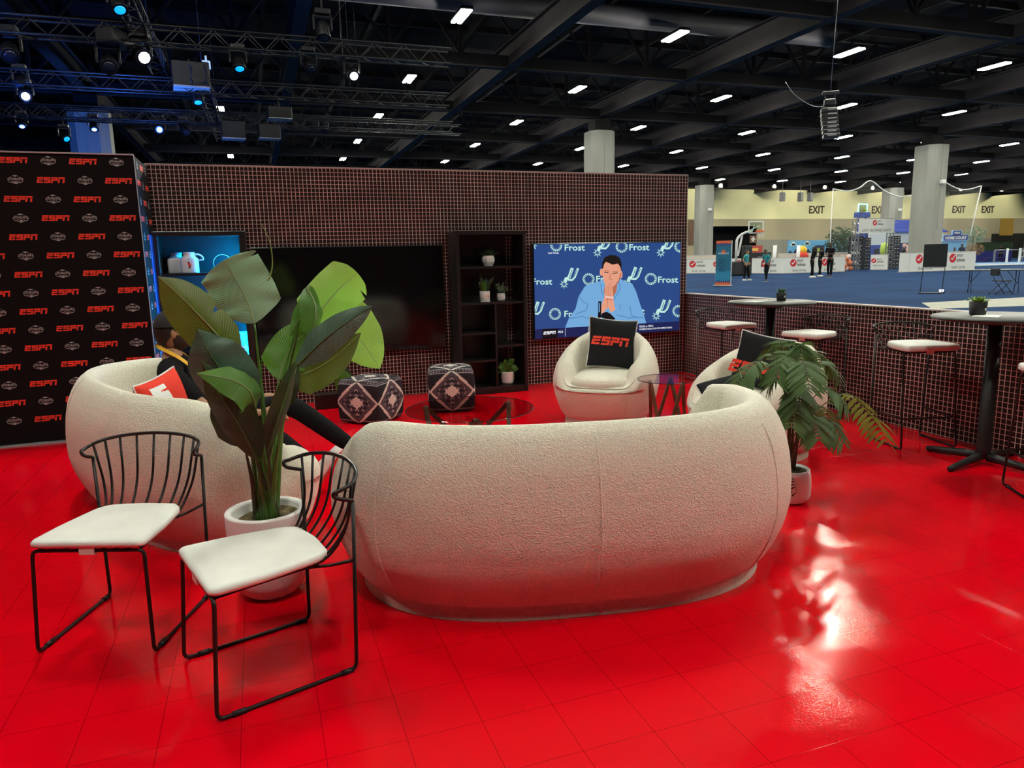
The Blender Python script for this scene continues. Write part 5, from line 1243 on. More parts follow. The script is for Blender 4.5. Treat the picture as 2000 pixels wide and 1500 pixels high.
# painted mural
YM = 70.
m0, m1 = at_Y(1540, 470, YM), at_Y(1665, 466, YM); zb_ = .0; zt2 = m0.z
mb = MB().box((0, 0, 0), (m1.x-m0.x, .15, zt2), 0); Mm = frame_M((0, -.002, 0), (1, 0, 0), (0, 0, 1)); WL = m1.x-m0.x
def mpx(x, y): p = at_Y(x, y, YM); return (p.x-m0.x, p.z)
for cx_, cy_ in ((1549.5, 477.5), (1576.5, 475.5), (1622, 474)):
    for dx, dy, r_ in ((-4, 0, 2.5), (0, -1.5, 4), (4, 0, 2.6), (0, 1, 3.)): x_, z_ = mpx(cx_+dx, cy_+dy); rr = r_*.058; mb.flat([(x_+rr*1.2*cos(a_), z_+rr*sin(a_)) for a_ in [2*pi*q/12 for q in range(12)]], 1, Mm, .01)
for k in range(11):
    x_, z_ = mpx(1543+11.6*k, 497-(3 if k % 2 else 0)); mb.flat([(x_-.5, .9), (x_+.5, .9), (x_+.5, z_), (x_, z_+.5), (x_-.5, z_)], 2, Mm, .01); mb.flat([(x_-.12, z_-.4), (x_+.12, z_-.4), (x_+.12, z_-.1), (x_-.12, z_-.1)], 3, Mm, .015)
x_, z_ = mpx(1602, 479); mb.flat([(x_-.75, .9), (x_+.65, .9), (x_+.65, z_), (x_-.75, z_)], 2, Mm, .02)
for a_ in (-.45, .1):
    for b_ in (.55, 1.35): mb.flat([(x_+a_, z_-b_-.2), (x_+a_+.38, z_-b_-.2), (x_+a_+.38, z_-b_+.25), (x_+a_, z_-b_+.25)], 3, Mm, .025)
solo('mural_wall', mb, [mat('mural_sky', (.13, .40, .66), .7), mat('mural_cloud', (.62, .74, .70), .7), mat('mural_navy', (.015, .03, .09), .7), mat('mural_window', (.42, .50, .10), .7)], 'sky-blue mural panel with clouds and dark little houses', 'mural', (m0.x, YM, 0))
# dark green tree by the mural
def bush(name, label, x, y, z0, r_, h, m, n_=700, seed=1, cat='shrub', trunk=None):
    t = thing(name, label, cat, (x, y, 0)); rng = random.Random(seed); mb = MB()
    for k in range(n_):
        a_, u, rr = rng.uniform(0, 2*pi), rng.uniform(-1, 1), rng.random()**.4; q = math.sqrt(1-u*u)
        c_ = Vector((r_*rr*q*cos(a_), r_*rr*q*sin(a_), z0+h/2+h/2*rr*u)); d = Vector((rng.uniform(-1, 1), rng.uniform(-1, 1), rng.uniform(-.6, 1))).normalized(); s_ = d.orthogonal().normalized(); L_ = r_*.16
        mb.add([c_-s_*L_*.4, c_+d*L_, c_+s_*L_*.4, c_-d*L_*.5], [(0, 1, 2, 3)], 0)
    part('foliage', mb, m, t); part('stem', MB().tube([(0, 0, 0), (0, 0, z0+h*.5)], .08, 6), M_stalk2, t); return t
M_bush = mat('dark_hedge_green', (.012, .05, .02), .8, var=(3, .5))
p_ = at_Y(1642, 480, 66); bush('artificial_tree', 'dark green artificial tree left of the shooting arch', p_.x, 66, 1.0, 1.75, 3.4, M_bush, 900, 3, 'tree')
# shooting arch
YA = 46.
def ax(x, y): p = at_Y(x, y, YA); return p
aL, aR = ax(1668, 500).x, ax(1757, 500).x; aT = ax(1700, 427).z
def truss_tower(parent, x, w=.32, h=4.2, y=0., nm='truss_leg'):
    mb = MB()
    for dx in (0, w):
        for dy in (0, w): mb.bar((x+dx, y+dy, 0), (x+dx, y+dy, h), .05)
    z = 0.; k = 0
    while z < h-.4:
        for dy in (0, w): mb.bar((x+(0 if k % 2 else w), y+dy, z), (x+(w if k % 2 else 0), y+dy, z+.4), .03)
        for dx in (0, w): mb.bar((x+dx, y+(0 if k % 2 else w), z), (x+dx, y+(w if k % 2 else 0), z+.4), .03)
        z += .4; k += 1
    part(nm, mb, M_steel, parent)
t = thing('truss_arch', 'silver truss arch with a white title banner over the shooting lane', 'arch', (aL, YA, 0)); WA = aR-aL
truss_tower(t, 0, .35, aT-.05); truss_tower(t, ax(1736, 500).x-aL, .35, aT-.05); truss_tower(t, -.35, .3, 2.1, -.6)
mb = MB()
for dz in (0, .3):
    for dy in (0, .3): mb.bar((0, dy, aT-.3+dz), (ax(1751, 430).x-aL+.2, dy, aT-.3+dz), .05)
part('truss_header', mb, M_steel, t)
x0_, x1_, z1_, z0_ = ax(1676, 430).x-aL, ax(1744.5, 430).x-aL, ax(1700, 427.5).z, ax(1700, 455.5).z
mb = MB().box((x0_, -.16, z0_), (x1_, -.10, z1_)); Mt = frame_M((0, -.163, 0), (1, 0, 0), (0, 0, 1)); wb = x1_-x0_; hb2 = z1_-z0_
tt_logo(mb, x0_+wb*.56, z0_+hb2*.60, hb2*.66, Mt, .004, False); text(mb, 'LAST SECOND SHOT', x0_+wb*.5, z0_+hb2*.20, hb2*.17, 2, Mt, .004, width=wb*.82, bold=0)
part('title_banner', mb, BM, t)
# towers of black boxes
M_bx = mat('black_shoe_box', (.010, .011, .014), .6)
def tower(label, xa, xb, yt, yb_, Y, z_lift=0.):
    p0, p1 = at_Y(xa, yb_, Y), at_Y(xb, yt, Y); w = p1.x-p0.x; h = p1.z; t = thing('box_tower', label, 'box stack', (p0.x, Y, 0), 0, 'towers of black boxes'); n_ = 9
    for k in range(n_):
        mb = MB().bbox((0, 0, k*h/n_+.01), (w, .6, (k+1)*h/n_-.01), .01); rng = random.Random(k)
        for a_ in range(2): mb.box((w*(.08+.46*a_), -.006, k*h/n_+h/n_*.42), (w*(.30+.46*a_+.12*rng.random()), 0, k*h/n_+h/n_*.58), 1)
        part('box', mb, [M_bx, M_greyp], t)
tower('tall tower of black boxes, left inside the arch', 1665, 1687, 462, 527, 47.0); tower('second tower of black boxes, slightly shorter, right beside the first', 1687, 1702, 464, 527, 47.6); tower('tower of black boxes right of the arch leg', 1742.5, 1760, 460, 525, 47.0)
def balloons(label, px, py, Y, seed, col):
    p_ = at_Y(px, py, Y); t = thing('ball_column', label, 'decoration', (p_.x, Y, 0)); rng = random.Random(seed); mbs = [MB(), MB()]
    mbs[0].tube([(0, 0, 0), (0, 0, p_.z)], .05, 6)
    for k in range(16): ellipsoid(mbs[k % 2], (rng.uniform(-.35, .35), rng.uniform(-.2, .2), rng.uniform(.2, p_.z)), (.2, .2, .2), None, 0, 8)
    part('red_balls', mbs[0], col[0], t); part('white_balls', mbs[1], col[1], t)
balloons('column of orange and white balls left of the arch', 1653, 500, 45.2, 1, (mat('ball_orange', (.65, .18, .08), .5), mat('ball_pinkwhite', (.75, .6, .55), .5)))
balloons('column of pink and black balls right of the box tower', 1772, 478, 50.0, 2, (mat('ball_pink', (.70, .42, .38), .5), M_pot2))
# raised glowing backboard
YG = 52.
t = thing('glowing_backboard', 'glowing light-blue framed backboard raised above the arch', 'basketball hoop', (at_Y(1676, 415, YG).x, YG, 0)); o_ = at_Y(1676, 415, YG)
g0, g1 = at_Y(1676, 414, YG), at_Y(1694, 399, YG); gw, gz0, gz1 = g1.x-g0.x, g0.z, g1.z
part('lit_frame', MB().tube([(0, 0, gz0), (.02, 0, gz1), (gw, 0, gz1), (gw-.03, 0, gz0)], .055, 8), mat('cyan_neon', (.4, .8, .9), .5, emit=(.30, .85, 1.), estr=2.2), t)
part('backboard', MB().box((.05, .02, gz0+.02), (gw-.05, .05, gz1-.03)), mat('backboard_olive', (.30, .33, .14), .6), t); mb = MB(); ellipsoid(mb, (gw*.68, -.15, gz0+.15), (.16, .16, .14), None, 0, 8); part('ball', mb, mat('ball_lime', (.5, .6, .05), .5), t)
z_b = at_Y(1676, 425, YG).z; part('blue_crate', MB().bbox((0, -.1, z_b), (gw+.35, .5, gz0-.02), .03).box((.2, .1, 0), (.35, .25, z_b)).box((gw, .1, 0), (gw+.15, .25, z_b)), mat('blue_pattern', (.02, .07, .40), .6, var=(6, .9)), t)
# little house with a blue tiled roof behind
YH = 58.
hx0, hx1 = at_Y(1700, 460, YH).x, at_Y(1842, 460, YH).x; hz = at_Y(1800, 452, YH).z; rz_ = at_Y(1800, 428.5, YH).z
t = thing('play_house', 'play house with a bright blue tiled roof and pale siding behind the thick column', 'house', (hx0, YH, 0)); w = hx1-hx0
mb = MB().box((0, 0, 0), (w*.34, .3, hz), 0).box((w*.34, 0, 2.3), (w*.7, .3, hz), 0).box((w*.7, 0, 0), (w, .3, hz), 0).box((0, .5, 0), (w, 1.5, hz-.02), 1)
for k in range(12): mb.box((0, -.02, 2.3+.16*k), (w, 0, 2.31+.16*k), 2) if 2.3+.16*k < hz else None
part('wall', mb, [mat('pale_siding', (.62, .66, .70), .6), mat('house_navy', (.01, .03, .16), .6), M_greyp], t)
mb = MB(); x0_ = at_Y(1745, 440, YH).x-hx0
mb.add([(x0_, -.3, hz), (w+.3, -.3, hz), (w-1.35, 1.2, rz_), (x0_, 1.2, rz_)], [(0, 1, 2, 3)], 0); mb.add([(x0_, -.3, hz-.1), (w+.3, -.3, hz-.1), (w+.3, -.3, hz), (x0_, -.3, hz)], [(0, 1, 2, 3)], 0)
for k in range(9):
    f = k/9; z = hz+(rz_-hz)*f; y = -.32+1.5*f; mb.bar((x0_, y, z), (w+.3-1.65*f, y, z), .05)
part('roof', mb, mat('blue_roof_tile', (.02, .055, .42), .5, var=(8, .4)), t)
part('lit_globe', MB().lathe([(0, 2.0), (.3, 2.1), (.38, 2.4), (.3, 2.7), (0, 2.8)], 16, (w*.965, -.35, 0)), mat('globe_glow', (.7, .9, .9), .5, emit=(.7, .95, 1.), estr=1.2), t)
p_ = at_Y(1712, 496, 56); solo('blue_kiosk', MB().bbox((-.75, 0, 0), (.75, .5, p_.z+.9), .05).box((-.3, -.02, p_.z), (.3, 0, p_.z+.5), 1), [mat('kiosk_blue', (.02, .06, .38), .5), M_bx], 'bright blue kiosk seen through the shooting arch', 'kiosk', (p_.x, 56, 0))
p_ = at_Y(1727.5, 490, 54.5); solo('lime_sign', MB().lathe([(0, p_.z-.5), (.35, p_.z-.4), (.42, p_.z+.2), (.3, p_.z+.75), (0, p_.z+.8)], 14).tube([(0, 0, 0), (0, 0, p_.z)], .05, 6), mat('lime_print', (.45, .60, .08), .5), 'lime green rounded sign seen through the shooting arch', 'sign', (p_.x, 54.5, 0))
# home court sign
YS = 52.
def hx(x, y): return at_Y(x, y, YS)
a0, a1 = hx(1842, 471), hx(1892, 458); t = thing('court_sign', 'dark blue sign reading HOME COURT with a small rounded top tab', 'sign', (a0.x, YS, 0)); w = a1.x-a0.x; zc0, zc1 = a0.z, a1.z
def rrect(x0, y0, x1, y1, r_, n=5):
    P_ = []
    for cx_, cy_, a0_ in ((x1-r_, y0+r_, -pi/2), (x1-r_, y1-r_, 0), (x0+r_, y1-r_, pi/2), (x0+r_, y0+r_, pi)): P_ += [(cx_+r_*cos(a0_+k*pi/2/n), cy_+r_*sin(a0_+k*pi/2/n)) for k in range(n+1)]
    return P_
Mx = frame_M((0, 0, 0), (1, 0, 0), (0, 0, 1)); mb = MB().prism(rrect(0, zc0, w, zc1, .12), -.12, 0, 0, Mx).prism(rrect(w*.33, zc1-.1, w*.73, zc1+.42, .15), -.12, 0, 0, Mx)
mb.flat(rrect(.05, zc0+.05, w-.05, zc1-.05, .1), 1, Mx, .004); mb.flat(rrect(w*.36, zc1+.0, w*.70, zc1+.36, .12), 1, Mx, .006)
text(mb, 'HOME COURT', w/2, (zc0+zc1)/2, (zc1-zc0)*.44, 2, Mx, .012, width=w*.84, bold=.03); text(mb, 'GEICO', w*.53, zc1+.18, .15, 2, Mx, .012, width=w*.22, bold=.03)
part('sign_panel', mb, [mat('sign_pale_blue', (.25, .45, .75), .5), mat('sign_blue', (.012, .05, .27), .5), M_whiteprint], t)
mb = MB().box((0, .15, 0), (w, .3, zc0)); 
for k in range(6): mb.box((w*k/6, .12, 0), (w*k/6+w/14, .15, 1.3+.4*(k % 2)), 1)
part('blue_wall', mb, [mat('sky_panel', (.12, .35, .62), .6), M_bx], t)
person_x = at_Y(1877, 505, 48.9)
standing('person in navy standing below the HOME COURT sign', person_x.x, 48.9, 2.0, R(250), (SK[2], CL[5], CL[1], CL[2], CL[3]), 'short', 0, 'down', .1, grp=None)
# planting heap and palm, picket fence, rails
bush('palm_clump', 'pale grey-green palm clump right of the HOME COURT sign', at_Y(1900, 470, 53).x, 53, 1.9, 1.1, 1.9, mat('palm_green', (.10, .20, .14), .8, var=(3, .5)), 260, 8, 'plant'); bush('dry_planting', 'brown dried foliage heap behind the white picket fence', at_Y(1904, 490, 50.6).x, 50.6, .8, .85, 1.3, mat('dry_brown', (.20, .12, .06), .9, var=(4, .6)), 350, 9, 'plant')
def picket(label, a, b, h, n_, grp='white picket fences'):
    p, q = at_z(*a), at_z(*b); w = (q-p).length; t = thing('picket_fence', label, 'fence', p, math.atan2((q-p).y, (q-p).x), grp)
    part('rail', MB().box((0, .02, h*.25), (w, .06, h*.33)), M_wp, t); part('rail', MB().box((0, .02, h*.72), (w, .06, h*.80)), M_wp, t)
    for k in range(n_): x_ = w*(k+.5)/n_; part('picket', MB().prism([(x_-.045, .05), (x_+.045, .05), (x_+.045, h-.06), (x_, h), (x_-.045, h-.06)], -.02, .0, 0, Mx), M_wp, t)
picket('white picket fence at the right end of the boards', (1880, 516), (1906, 514), 1.35, 9); picket('white picket fence cut by the right edge of the picture', (1989, 509), (2012, 508), 1.5, 7)
p_, q_ = at_z(1941, 513.5), at_z(2020, 512); t = thing('guard_rail', 'grey metal guard rail with white posts at far right', 'railing', p_, math.atan2((q_-p_).y, (q_-p_).x)); w = (q_-p_).length
part('top_rail', MB().tube([(0, 0, 1.35), (w, 0, 1.35)], .05, 8), M_steel, t)
for k in range(4): part('post', MB().bbox((w*k/3.2-.09, -.09, 0), (w*k/3.2+.09, .09, 1.5 if k else 1.35), .02), M_wp if k else M_steel, t)
solo('painted_border', MB().box((0, 0, 0), (34, 3.0, .03), 0).box((0, 3.0, 0), (34, 12, .02), 1), [mat('pale_border', (.50, .50, .44), .7), mat('light_blue_court', (.10, .25, .52), .5)], 'pale border and light blue court floor at far right', 'court floor', (58.5, 48.6, 0), R(-12))
# green and navy booth backdrop far right
x0_, x1_ = at_Y(1910, 480, 64).x, at_Y(1978, 480, 64).x; z1_ = at_Y(1940, 473, 64).z
solo('booth_wall', MB().box((0, 0, 0), (x1_-x0_, .3, z1_*.55), 1).box((0, -.02, z1_*.55), (x1_-x0_, .3, z1_), 0), [mat('hedge_wall', (.015, .035, .012), .9, var=(2, .5)), mat('navy_drape', (.015, .02, .16), .8)], 'dark hedge wall over navy drape at far right', 'booth wall', (x0_, 64, 0))
solo('bench', MB().box((0, 0, .42), (3.2, .5, .48)).box((.1, .05, 0), (.2, .45, .42)).box((3.0, .05, 0), (3.1, .45, .42)), mat('indigo_bench', (.04, .02, .14), .6), 'low dark bench in front of the navy drape, far right', 'bench', (at_Y(1925, 500, 60).x, 60, 0))
# black easel sign
p0, p1 = at_z(1797, 573), at_z(1839, 573.5); w = (p1-p0).length; t = thing('easel_sign', 'tall blank black sign on a thin-legged stand on the blue carpet', 'sign', p0, math.atan2((p1-p0).y, (p1-p0).x)); Ys_ = p0.y
ht = at_Y(1825, 477, Ys_).z; hm = at_Y(1820, 521, Ys_).z
part('sign_board', MB().bbox((.02, -.03, hm), (w+.08, .03, ht), .01), M_bx, t); part('lower_rail', MB().bar((.0, 0, hm-.02), (w+.06, 0, hm-.02), .03), mat('pale_rail', (.5, .5, .5), .4), t)
for x_ in (0, w): part('leg', MB().bar((x_, 0, .03), (x_+(.04 if not x_ else .04), 0, hm), .022), M_black, t)
part('foot', MB().bbox((-.03, -.2, 0), (w+.02, .2, .03), .01), M_black, t)
solo('uplight', MB().bbox((-.10, -.07, 0), (.10, .07, .05), .01).bbox((-.07, -.04, .05), (.09, .05, .13), .02, 1), [M_black, mat('uplight_glow', (.8, .8, .9), .5, emit=(.7, .75, 1.), estr=2.5)], 'small glowing white floor lamp in front of the black easel sign', 'lamp', at_z(1821, 572)+Vector((0, -.35, 0)))
# folding table and chair
pa, pb = at_z(1888, 573), at_z(2010, 573); d = (pb-pa).normalized(); w = 1.83; hT = .80
t = thing('folding_table', 'grey folding table on the blue carpet, right side', 'table', pa-d*.10, math.atan2(d.y, d.x))
part('table_top', MB().bbox((-.03, 0, hT-.04), (w, .75, hT), .012), M_top, t)
for x_ in (.22, w-.25):
    C_ = [(x_, .12, hT-.05), (x_, .14, .34), (x_, .05, .2), (x_, .02, 0)]; C2 = [(x_+.0, .63, hT-.05), (x_, .61, .34), (x_, .70, .2), (x_, .73, 0)]
    part('leg_frame', MB().tube(spline(C_, 5), .014, 6).tube(spline(C2, 5), .014, 6).tube([(x_, .14, .34), (x_, .61, .34)], .012, 6).tube([(x_, .37, .34), (x_+.30*(1 if x_ < 1 else -1), .37, hT-.05)], .010, 6), mat('navy_steel', (.02, .025, .05), .4, .5), t)
pc = at_z(1955, 575); t = thing('folding_chair', 'dark folding chair standing in front of the grey folding table', 'chair', pc, R(68))
Ms_ = MATS['navy_steel']
for s_ in (-.21, .21):
    part('leg', MB().tube([(s_, -.25, .0), (s_, .10, .45), (s_, .28, .86)], .012, 6), Ms_, t); part('leg', MB().tube([(s_*.9, .30, 0), (s_*.9, -.18, .46)], .012, 6), Ms_, t)
part('seat', MB().bbox((-.2, -.20, .44), (.2, .2, .47), .012), M_bx, t); part('backrest', MB().bbox((-.21, .21, .62), (.21, .29, .86), .02), M_bx, t); part('crossbar', MB().tube([(-.2, -.18, .1), (.2, -.18, .1)], .01, 6).tube([(-.19, .25, .07), (.19, .25, .07)], .01, 6), Ms_, t)
# golf-style netting hung from the ceiling
m = bpy.data.materials.new('white_netting'); m.use_nodes = True; nt = m.node_tree; b = nt.nodes['Principled BSDF']; tc = nt.nodes.new('ShaderNodeTexCoord'); sp_ = nt.nodes.new('ShaderNodeSeparateXYZ'); nt.links.new(tc.outputs['Object'], sp_.inputs[0])
f1 = mth(nt, 'FRACT', mth(nt, 'MULTIPLY', mth(nt, 'ADD', sp_.outputs[0], sp_.outputs[2]), 6.5)); f2 = mth(nt, 'FRACT', mth(nt, 'MULTIPLY', mth(nt, 'SUBTRACT', sp_.outputs[0], sp_.outputs[2]), 6.5))
nt.links.new(mth(nt, 'MAXIMUM', mth(nt, 'LESS_THAN', f1, .045), mth(nt, 'LESS_THAN', f2, .045)), b.inputs['Alpha']); b.inputs['Base Color'].default_value = (.42, .42, .38, 1); b.inputs['Roughness'].default_value = .8
YN = 50.
top = [(1627, 369), (1655, 373), (1678, 367), (1700, 353), (1725, 371), (1745, 381), (1765, 384), (1790, 378), (1815, 356), (1832, 346), (1850, 358), (1870, 368), (1890, 370), (1917, 363)]
TP = [at_Y(x, y, YN) for x, y in top]; CT = spline(TP, 5)
t = thing('court_netting', 'thin white safety netting hung in scallops above the court', 'netting', (TP[0].x, YN, 0)); O_ = Vector((TP[0].x, YN, 0))
mb = MB(); vs = []
for c_ in CT: vs += [c_-O_, Vector((c_.x-O_.x, 0, .02))]
mb.add(vs, [(2*i, 2*i+2, 2*i+3, 2*i+1) for i in range(len(CT)-1)], 0); part('mesh', mb, m, t)
mb = MB().tube([c_-O_ for c_ in CT], .05, 6); part('edge_rope', mb, M_whiteprint, t)
part('side_rope', MB().tube([TP[0]-O_, Vector((0, 0, .02))], .035, 6), M_whiteprint, t); part('side_rope', MB().tube([TP[-1]-O_, at_Y(1895, 460, YN)-O_], .05, 6), M_whiteprint, t)
# ceiling cans near the far wall
for px, py, lb in ((1528, 382, 'left, larger'), (1563.5, 382, 'middle'), (1582.5, 382, 'right')):
    p_ = at_Y(px, py, 69.2); solo('hanging_speaker', MB().bbox((-.27, -.25, -.65), (.27, .25, .35), .06).bar((0, 0, .35), (0, 0, 9.8-p_.z), .04), mat('speaker_grey', (.22, .22, .22), .6), 'small grey unit hanging before the yellow wall, '+lb, 'speaker', p_, .3, 'units hanging before the yellow wall')
# hanging line-array
YP = 17.6; t0 = at_Y(1622, 178, YP); t = thing('line_array', 'column of loudspeaker boxes hanging from the ceiling at right', 'loudspeaker', (t0.x, YP, t0.z), R(-35))
part('cable', MB().tube([(0, 0, 0), (.1, 0, 9.8-t0.z)], .012, 6), M_steel, t)
part('slack_cable', MB().tube(spline([(0, 0, -.42), (-.45, 0, -.38), (-.95, 0, -.05), (-1.25, 0, .35)], 8), .012, 6), M_steel, t)
part('hoist', MB().bbox((-.16, -.1, -.42), (.16, .1, -.22), .03).bbox((-.22, -.03, -.10), (.24, .03, 0), .01).bar((-.15, 0, 0), (-.12, 0, -.25), .02).bar((.18, 0, 0), (.12, 0, -.25), .02), M_dkmetal, t)
zz = -.48; yy = 0.
for k in range(7):
    h_ = .125; part('cabinet', MB().bbox((-.24+.012*k, -.18+yy, zz-h_), (.20+.012*k, .14+yy, zz-.006), .01).box((-.06, -.19+yy, zz-h_*.55), (.18, -.18+yy, zz-h_*.25), 1), [M_dkmetal, M_greyp], t); zz -= h_; yy += -.012*k
# ---------------- stage lighting rig, upper left ----------------
def xtruss(label, x0, x1, Y, z, w=.30):
    t = thing('lighting_truss', label, 'truss', (x0, Y, z), 0, 'lighting trusses over the stage'); L_ = x1-x0
    for f_ in (.2, .8): part('hanging_cable', MB().tube([(L_*f_, w/2, w), (L_*f_, w/2, (11.2 if Y else 6.0)-z+(0 if Y else -.2))], .010, 5), M_dkmetal, t)
    for dy, dz in ((0, 0), (w, 0), (0, w), (w, w)): part('chord', MB().tube([(0, dy, dz), (L_, dy, dz)], .022, 6), M_dkmetal, t)
    mb = MB(); x = 0.; k = 0
    while x < L_-w:
        a_, b_ = (0, w) if k % 2 else (w, 0)
        mb.bar((x, 0, a_), (x+w, 0, b_), .014).bar((x, w, a_), (x+w, w, b_), .014).bar((x, a_, 0), (x+w, b_, 0), .014); x += w; k += 1
    part('lacing', mb, M_dkmetal, t); return t
T1 = xtruss('nearest dark lighting truss crossing the upper left', -7, 4.2, 15.3, 5.55); T2 = xtruss('second dark lighting truss from the camera', -8, 5.0, 18.6, 5.40); T3 = xtruss('third dark lighting truss, above the blue lamps', -9, 6, 22.0, 5.35); T4 = xtruss('farthest dark lighting truss over the stage', -10, 7, 24.6, 5.75)
T5 = xtruss('dark lighting truss running away from the camera at upper left', 0, 7.2, 0, 0); T5.location = (-1.55, 11.6, 5.8); T5.rotation_euler = (0, 0, R(90)); T6 = xtruss('short dark truss slanting down between the ceiling lights', 0, 8.5, 0, 0); T6.location = (-.72, 18.2, 5.6); T6.rotation_euler = (0, 0, R(89))
BL = mat('blue_lens', (.1, .4, .9), .3, emit=(.0, .32, 1.), estr=1.6); WL_ = mat('white_lens', (.9, .9, .9), .3, emit=(.8, .85, 1.), estr=9); DBL = mat('deep_blue_lens', (.1, .3, .9), .3, emit=(.02, .13, 1.), estr=2.4); YL = mat('yellow_lens', (.9, .8, .4), .3, emit=(1., .75, .35), estr=6); OFFL = mat('unlit_lens', (.015, .02, .04), .15)
def moving_head(label, px, py, Y, lens, aim=(.1, -.6, -.8), s_=1., hang=.42):
    Y, zt3 = min(((15.45, 5.55), (18.75, 5.40), (22.15, 5.35), (24.75, 5.75), (13.3, 5.8)), key=lambda q: abs(q[0]-Y))
    p_ = at_Y(px, py, Y); hang = max(.36, zt3-p_.z+.03); t = thing('stage_light', label, 'stage light', p_, 0, None); d = Vector(aim).normalized(); q = d.to_track_quat('Z', 'Y').to_matrix().to_4x4()
    part('head', MB().lathe([(0, -.26*s_), (.07*s_, -.25*s_), (.10*s_, -.18*s_), (.12*s_, 0), (.12*s_, .02*s_), (.11*s_, .02*s_)], 20, M=q), M_dkmetal, t)
    part('lens', MB().lathe([(0, .035*s_), (.05*s_, .03*s_), (.105*s_, .012*s_)][::-1], 20, M=q), lens, t)
    if lens is DBL: part('hot_core', MB().lathe([(0, .040*s_), (.035*s_, .040*s_), (.055*s_, .030*s_)][::-1], 16, M=q), WL_, t)
    o_ = -d*.12*s_; part('yoke', MB().bar(o_+Vector((-.15*s_, 0, 0)), o_+Vector((-.15*s_, 0, .22*s_)), .03*s_, .06*s_).bar(o_+Vector((.15*s_, 0, 0)), o_+Vector((.15*s_, 0, .22*s_)), .03*s_, .06*s_).bar(o_+Vector((-.16*s_, 0, .22*s_)), o_+Vector((.16*s_, 0, .22*s_)), .06*s_, .04*s_), M_dkmetal, t)
    part('clamp', MB().bbox(tuple(o_+Vector((-.13*s_, -.09*s_, .24*s_))), tuple(o_+Vector((.13*s_, .09*s_, .33*s_))), .01).bar(o_+Vector((0, 0, .3*s_)), o_+Vector((0, 0, hang)), .03), M_dkmetal, t)
for a_ in (('stage light with cyan-blue lens at the very top left', 234, 18, 13.3, BL, (.2, -.5, -.8)), ('stage light with bright white lens below the dark drum, tilted', 281, 112, 16.0, WL_, (.5, -.9, -.5)), ('stage light with blue lens left of the slanting grey girder', 468, 133, 16.4, BL, (.1, -.4, -.9)),
           ('small blue stage light under the black speaker box', 387, 199, 19.8, BL, (.1, -.4, -.9)), ('blue stage light at far left above the backdrop', 43, 246, 24.2, DBL, (.1, -.5, -.8)), ('blue stage light in front of the blue column', 184, 252, 24.4, DBL, (.1, -.5, -.8)),
           ('brightest round blue stage light, facing the camera', 311, 253, 24.4, DBL, (.25, -1, -.35)), ('white stage light hanging alone right of the girder', 691, 148, 16.6, WL_, (.1, -.8, -.5)), ('stage light with yellow glare at far left', 50, 188, 19.0, YL, (.2, -.8, -.3)),
           ('small blue stage light low at far left', 130, 271, 25.5, BL, (.5, -.6, -.7)), ('unlit drum-shaped stage light, upper left', 20, 108, 15.6, OFFL, (.2, -.7, -.7)), ('unlit drum stage light with blue rim, left of the tilted white one', 213, 130, 16.2, OFFL, (.1, -.8, -.6)),
           ('unlit stage light hanging at far left under the second truss', 35, 165, 18.6, OFFL, (-.4, -.5, -.8)), ('unlit stage light left of the grey girder', 365, 258, 22.5, OFFL, (.6, -.5, -.7)), ('dark stage light near the slanting girder, low', 635, 255, 24.5, OFFL, (.2, -.6, -.8)),
           ('dark stage light under the girder, upper middle', 607, 135, 15.6, OFFL, (.2, -.6, -.8)), ('dark stage light cluster hanging right of the girder', 632, 72, 13.5, OFFL, (.0, -.3, -1))):
    big = 1.25 if 'drum' in a_[0] or 'brightest' in a_[0] else 1.
    moving_head(a_[0], *a_[1:5], aim=a_[5], s_=big)
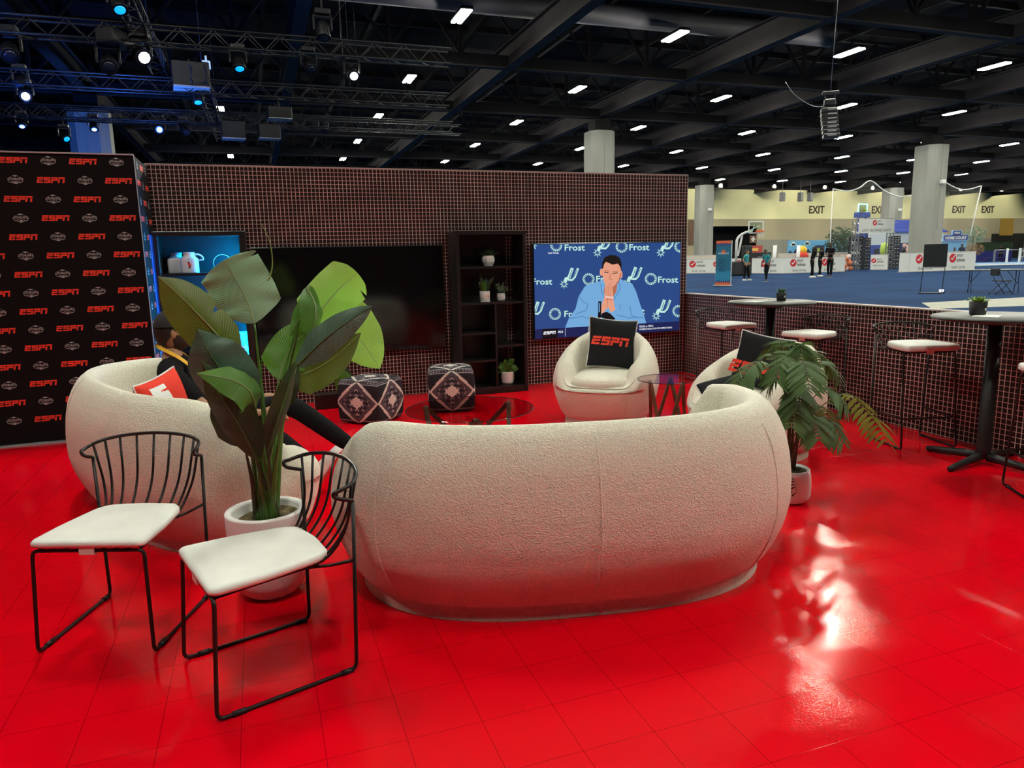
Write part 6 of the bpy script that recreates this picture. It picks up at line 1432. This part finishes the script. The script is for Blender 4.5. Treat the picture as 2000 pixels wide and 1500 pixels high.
for px, py, Y, sx, sy, sz, lb, m2 in ((372, 150, 17.6, .40, .3, .28, 'large black speaker box with pale lower edge over the stage', M_greyp), (545, 222, 19.0, .28, .2, .14, 'flat black box on the truss left of the girder', M_greyp), (525, 258, 21.0, .30, .2, .20, 'square black box low beside the girder', M_greyp), (455, 255, 21.5, .32, .2, .24, 'black box beside the second bright ceiling light', M_greyp), (225, 75, 14.6, .18, .3, .12, 'tilted black box near the top left lamps', M_dkmetal), (403, 127, 17.4, .09, .02, .10, 'small pale blue lit panel beside the large speaker box', MATS['sign_pale_blue'])):
    Y, zt3 = min(((15.45, 5.55), (18.75, 5.40), (22.15, 5.35), (24.75, 5.75)), key=lambda q: abs(q[0]-Y)); p_ = at_Y(px, py, Y); mb = MB().bbox((-sx, -sy, -sz), (sx, sy, sz), .02).box((-sx*.95, -sy*1.02, -sz*1.02), (sx*.95, sy, -sz*.9), 1).bar((0, 0, sz), (0, 0, max(sz+.1, zt3+.02-p_.z)), .04)
    solo('rigged_box', mb, [M_dkmetal if m2 is not MATS['sign_pale_blue'] else mat('pale_lit_panel', (.2, .4, .7), .5, emit=(.35, .5, .8), estr=.9), m2], lb, 'speaker box', p_, .1 if 'tilted' not in lb else -.5)
# unseen blue spots added for rig and column, two white heads towards the lounge
def spot(px, py, Y, tgt, E_, col, size, blend=.6, soft=.12, off=.12):
    p_ = at_Y(px, py, Y); ld = bpy.data.lights.new('stage_beam', 'SPOT'); ld.energy = E_; ld.color = col; ld.spot_size = R(size); ld.spot_blend = blend; ld.shadow_soft_size = soft
    o = bpy.data.objects.new('stage_beam', ld); COL.objects.link(o); d = (Vector(tgt)-p_).normalized(); o.location = p_+d*off; o.rotation_euler = d.to_track_quat('-Z', 'Y').to_euler()
spot(281, 112, 16.0, (0, 3.6, 0), 2600, (1, .97, .92), 46); spot(691, 148, 16.6, (2.2, 4.2, 0), 2600, (1, .97, .92), 46)
for x, y, z, e_, tg in ((-6, 30, 1.5, 5000, (-7, 41, 8)), (-4, 17, 1.0, 4500, (-3, 21, 10)), (-9, 12, 1.0, 6000, (-7, 17, 10))):
    ld = bpy.data.lights.new('added_blue_wash', 'SPOT'); ld.energy = e_; ld.color = (.05, .2, 1.); ld.spot_size = R(85); ld.spot_blend = .9; ld.shadow_soft_size = .4
    o = bpy.data.objects.new('added_blue_wash', ld); COL.objects.link(o); o.location = (x, y, z); o.rotation_euler = (Vector(tg)-Vector((x, y, z))).to_track_quat('-Z', 'Y').to_euler()
